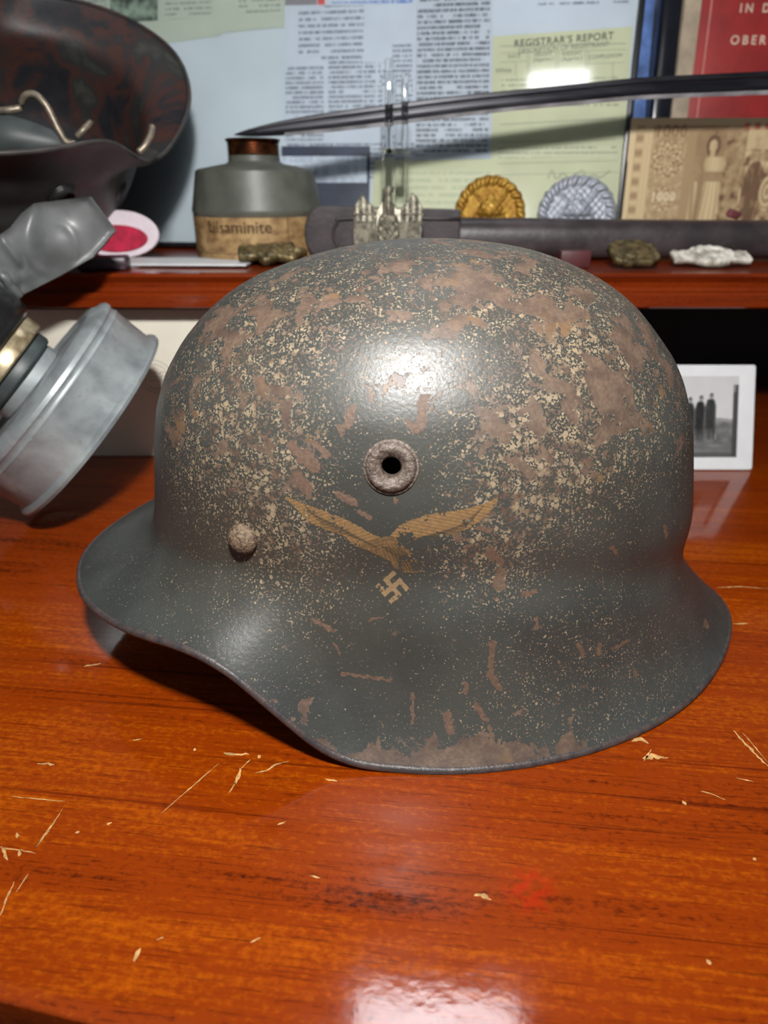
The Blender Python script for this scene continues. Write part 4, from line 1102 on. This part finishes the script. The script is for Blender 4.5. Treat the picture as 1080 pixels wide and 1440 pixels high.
# ================================================================= SECOND HELMET, UPTURNED, SHOWING ITS INSIDE
g = G('rusted_black_helmet'); o_ = g.tc.outputs['Object']
geo = g.n('ShaderNodeNewGeometry')
big = g.noise(o_, 20, 5, .6, .6); md = g.noise(o_, 55, 5, .6)
a2 = g.n('ShaderNodeVertexColor', {'layer_name': 'inside'})
rcol = g.cramp(big, [(.30, lin((18, 20, 26))), (.43, lin((34, 34, 38))), (.50, lin((68, 40, 33))), (.57, lin((40, 42, 42))), (.64, lin((62, 62, 56))), (.74, lin((92, 64, 42)))])
rcol = g.mix(g.math('MULTIPLY', g.ramp(md, .52, .62), .5), rcol, lin((40, 40, 42)))
ocol = g.mix(g.ramp(md, .35, .7), lin((46, 48, 48)), lin((58, 58, 56)))
M_h2 = g.set(Base_Color=g.mix(a2.outputs[0], ocol, rcol), Roughness=.5, Normal=g.bump(g.noise(o_, 400, 3), .25, .0006))
GR2 = helmet_grid(160, 40, 24) * .9108
# real shape, mirrored so that its neck guard lies to the right when upturned
V2, F2, _ = helmet_mesh(GR2)
h2 = empty('upturned_helmet')
tag(h2, 'dark rusty steel helmet lying upturned on the shelf showing its inside', 'helmet')
ca, cb, cc = 2.4306, 3.8002, -.3872                                    # resting on its crown, visor away to the right
Rm = Matrix.Rotation(cb, 3, 'X') @ Matrix.Rotation(cc, 3, 'Y') @ Matrix.Rotation(ca, 3, 'Z')
RC = at(-30.16, 103.28, .5368) - Rm @ Vector((0, 0, .03 * .9108)) + Vector((0, 0, .0012))
h2.matrix_world = Matrix.Translation(RC) @ Rm.to_4x4()
sh2 = mesh('shell', V2, F2, M_h2, h2)
nv = len(V2); nout = 1 + (GR2.shape[0] - 1) * GR2.shape[1]; cols = np.zeros((nv, 3)); cols[nout + 4 * GR2.shape[1]:] = 1
setcol(sh2, cols, 'inside')
vs, fs = rim_strip(GR2, .0017); mesh('rim', vs, fs, simple('dark_rim', lin((58, 54, 52)), .45, var=.2), h2)
M_wire = simple('tarnished_wire', lin((138, 126, 110)), .4, metal=.5, var=.2, scale=200)
inv = h2.matrix_world.inverted()
def h2p(px, py, y): return inv @ at(px, py, y)
for nm, P in (('bail_wire', [(30, 145, .500), (36, 134, .497), (50, 133, .496), (66, 150, .496), (80, 178, .496), (92, 198, .497), (106, 203, .50)]),
              ('bail_wire', [(-10, 156, .498), (10, 155, .497), (30, 152, .50)]), ('bail_wire', [(108, 192, .505), (118, 182, .506), (128, 172, .512)]),
              ('bail_wire', [(195, 214, .500), (205, 204, .502), (212, 190, .506), (214, 178, .512)])):
    tube(nm, [h2p(*p) for p in P], .0021, M_wire, h2, n=8, sub=5)
M_liner = simple('grey_liner_band', lin((62, 68, 68)), .5, var=.12, scale=60)
P0 = catmull([h2p(*p) for p in [(-60, 158, .500), (0, 160, .498), (40, 170, .500), (80, 186, .502), (112, 204, .505)]], 6); P1 = catmull([h2p(*p) for p in [(-60, 220, .490), (0, 219, .488), (40, 217, .489), (80, 213, .491), (112, 212, .495)]], 6)
n_ = len(P0); off_ = inv.to_3x3() @ Vector((0, .0018, .0004))
vv = P0 + P1 + [p + off_ for p in P0] + [p + off_ for p in P1]
ff = [(i, n_ + i, n_ + i + 1, i + 1) for i in range(n_ - 1)] + [(2 * n_ + i, 2 * n_ + i + 1, 3 * n_ + i + 1, 3 * n_ + i) for i in range(n_ - 1)]
ff += [(i, i + 1, 2 * n_ + i + 1, 2 * n_ + i) for i in range(n_ - 1)] + [(n_ + i, 3 * n_ + i, 3 * n_ + i + 1, n_ + i + 1) for i in range(n_ - 1)] + [(0, 2 * n_, 3 * n_, n_), (n_ - 1, 2 * n_ - 1, 4 * n_ - 1, 3 * n_ - 1)]
mesh('liner_band', vv, ff, M_liner, h2)
M_h2r = simple('dark_rivet', lin((50, 50, 50)), .4, metal=.4, var=.3, scale=500)
BV2 = BVHTree.FromPolygons([h2.matrix_world @ Vector(v) for v in V2], F2)
for px, py, sc_ in ((88, 274, 1.5), (172, 268, 1.3)):
    l, n, i, d_ = BV2.ray_cast(CAM, ray(px, py).normalized())
    if l is not None:
        if n.dot(ray(px, py)) > 0: n = -n
        m_ = inv @ frame_at(l, n)
        if px < 120: lathe('vent_bushing', [(r_ * sc_ * .8, z_ * sc_) for r_, z_ in vprof], M_h2r, h2, n=28, closed=True, mw=m_)
        else: lathe('rivet', [(r_ * sc_, z_ * .5) for r_, z_ in rprof], M_h2r, h2, n=28, mw=m_)

# ================================================================= GAS MASK WITH TIN FILTER
mask = empty('gas_mask'); tag(mask, 'grey rubber gas mask with round tin filter leaning against the shelf', 'gas mask')
camR = Vector((1, 0, 0)); camU = Vector((0, sn, cs)); camF = Vector((0, cs, -sn))
fc = at(91, 571, .418)
vw = (fc - CAM).normalized()
e1 = (camR - vw * camR.dot(vw)).normalized(); e2 = e1.cross(vw)
if e2.z < 0: e2 = -e2
tilt = math.radians(6)
axd = (e1 * .80 - e2 * .60).normalized()
axv = (axd * math.cos(tilt) + vw * math.sin(tilt)).normalized()     # from mask towards the far end
uu = (e1 * .60 + e2 * .80).normalized(); uu = (uu - axv * uu.dot(axv)).normalized(); vv_ = axv.cross(uu)
mask.matrix_world = basis(fc, uu, vv_, axv)
g = G('dull_tin'); o_ = g.tc.outputs['Object']
t1 = g.noise(o_, 40, 6, .6, .4); t2 = g.noise(o_, 160, 4, .6)
tcol = g.cramp(t1, [(.3, lin((118, 124, 126))), (.5, lin((146, 152, 154))), (.7, lin((166, 172, 172)))])
tcol = g.mix(g.math('MULTIPLY', g.ramp(t2, .60, .70), .35), tcol, lin((120, 112, 92)))
M_tinp = g.set(Base_Color=tcol, Metallic=.35, Roughness=g.math('MULTIPLY_ADD', t1, .3, .28), Normal=g.bump(t2, .08, .001))
R_, T_ = .0685, .0375; px_ = .000452
f0 = -T_ / 2
filt = lathe('filter_can', [(0, f0 - .002), (.026, f0 - .002), (.030, f0 - .0015), (.052, f0 - .0008), (.054, f0 - .0028), (.060, f0 - .0028), (.0625, f0 - .001), (R_ - .0025, f0 + .0000), (R_ - .0006, f0 + .0015), (R_ - .0002, f0 + .004), (R_ - .0012, f0 + .0052),
      (R_ - .0012, f0 + .0075), (R_ - .0004, f0 + .0085), (R_ - .001, f0 + .010), (R_ - .0014, T_ / 2 - .005), (R_ + .0008, T_ / 2 - .004), (R_ + .0020, T_ / 2 - .002), (R_ + .0014, T_ / 2), (R_ - .003, T_ / 2 + .0004), (R_ - .006, T_ / 2 - .003), (0, T_ / 2 - .004)], M_tinp, mask, n=110)
M_brass = simple('pale_brass_ring', lin((186, 172, 142)), .35, metal=.5, var=.15, scale=90, dark=lin((120, 104, 76)))
M_dgreen = simple('dark_green_rubber', lin((58, 66, 66)), .45, var=.15)
M_rub = simple('black_rubber', lin((30, 30, 31)), .22, var=.1, bump=.1, bscale=60)
t0 = f0 - .002
lathe('collar', [(.0, t0), (.0245, t0), (.0255, t0 - .001), (.0255, t0 - .007), (.024, t0 - .008), (0, t0 - .008)], M_tinp, mask, n=64)
lathe('sealing_ring', [(0, t0 - .008), (.0270, t0 - .008), (.0285, t0 - .0095), (.0285, t0 - .015), (.0275, t0 - .0165), (0, t0 - .0165)], M_dgreen, mask, n=64)
lathe('brass_ring', [(0, t0 - .0165), (.0315, t0 - .0165), (.0325, t0 - .0175), (.0325, t0 - .0250), (.0315, t0 - .0262), (0, t0 - .0262)], M_brass, mask, n=64)
lathe('valve_housing', [(0, t0 - .0262), (.034, t0 - .0262), (.0375, t0 - .029), (.039, t0 - .036), (.0385, t0 - .046), (.034, t0 - .058), (.024, t0 - .068), (0, t0 - .072)], M_rub, mask, n=64)
# rubber face piece: bulged, creased sheet of real thickness
M_face = simple('grey_rubber', lin((98, 100, 100)), .38, var=.14, scale=40, bump=.15, bscale=150)
FP = [(-120, 300), (-60, 318), (0, 330), (14, 320), (30, 300), (48, 286), (88, 281), (125, 277), (143, 301), (161, 325), (146, 344), (130, 362), (80, 390), (28, 416), (10, 440), (-30, 470), (-120, 480)]
yf = .452
def fdepth(x, y):
    b = .007 * math.exp(-(((x - 70) / 42) ** 2 + ((y - 345) / 36) ** 2))
    b += .012 * math.exp(-((x + 20) / 50) ** 2) - .010 * math.exp(-((segd(x, y, (48, 286), (30, 415)) / 12) ** 2)) * .4
    b -= .010 * max(0, (x - 90) / 70) ** 2
    b += .0009 * math.exp(-((abs(math.hypot(x - 72, y - 348) - 36)) / 6) ** 2)
    b += .002 * math.exp(-(segd(x, y, (5, 340), (30, 372)) / 6) ** 2) + .002 * math.exp(-(segd(x, y, (20, 395), (40, 385)) / 7) ** 2)
    e_ = min(segd(x, y, FP[i], FP[(i + 1) % len(FP)]) for i in range(len(FP)))
    b += .0022 * math.exp(-(e_ / 3.5) ** 2)
    return b
vs = []; fs = []; idx = {}; st_ = 3.0
minv = mask.matrix_world.inverted()
# boundary-conforming triangulation: dense polygon fill
bm = bmesh.new(); ring = []
for i in range(len(FP)):
    a, b = Vector(FP[i]), Vector(FP[(i + 1) % len(FP)]); n_ = max(2, int((b - a).length / 4))
    for k in range(n_): ring.append(a.lerp(b, k / n_))
bv = [bm.verts.new((p.x, p.y, 0)) for p in ring]
f = bm.faces.new(bv); bmesh.ops.triangulate(bm, faces=[f])
for _ in range(7):
    es = [e for e in bm.edges if e.calc_length() > 9]
    if not es: break
    bmesh.ops.subdivide_edges(bm, edges=es, cuts=1); bmesh.ops.triangulate(bm, faces=bm.faces[:])
    bmesh.ops.beautify_fill(bm, faces=bm.faces[:], edges=bm.edges[:])
pts2 = [(v.co.x, v.co.y) for v in bm.verts]; bm.verts.index_update()
tris = [[v.index for v in f.verts] for f in bm.faces]; bound = [[v.index for v in e.verts] for e in bm.edges if len(e.link_faces) == 1]
bm.free()
front = [minv @ at(x, y, yf - fdepth(x, y)) for x, y in pts2]; back = [minv @ (at(x, y, yf - fdepth(x, y)) + Vector((0, .004, 0))) for x, y in pts2]
n_ = len(front); fs = tris + [[i + n_ for i in t[::-1]] for t in tris] + [[a, b, b + n_, a + n_] for a, b in bound]
o = mesh('face_piece', front + back, fs, M_face, mask)
bm = bmesh.new(); bm.from_mesh(o.data); bmesh.ops.recalc_face_normals(bm, faces=bm.faces); bm.to_mesh(o.data); bm.free(); autosmooth(o, 60)
tube('face_seam', [minv @ at(a, b, yf - fdepth(a, b) - .001) for a, b in ((-60, 366), (0, 385), (14, 402), (28, 416))], .003, M_face, mask)
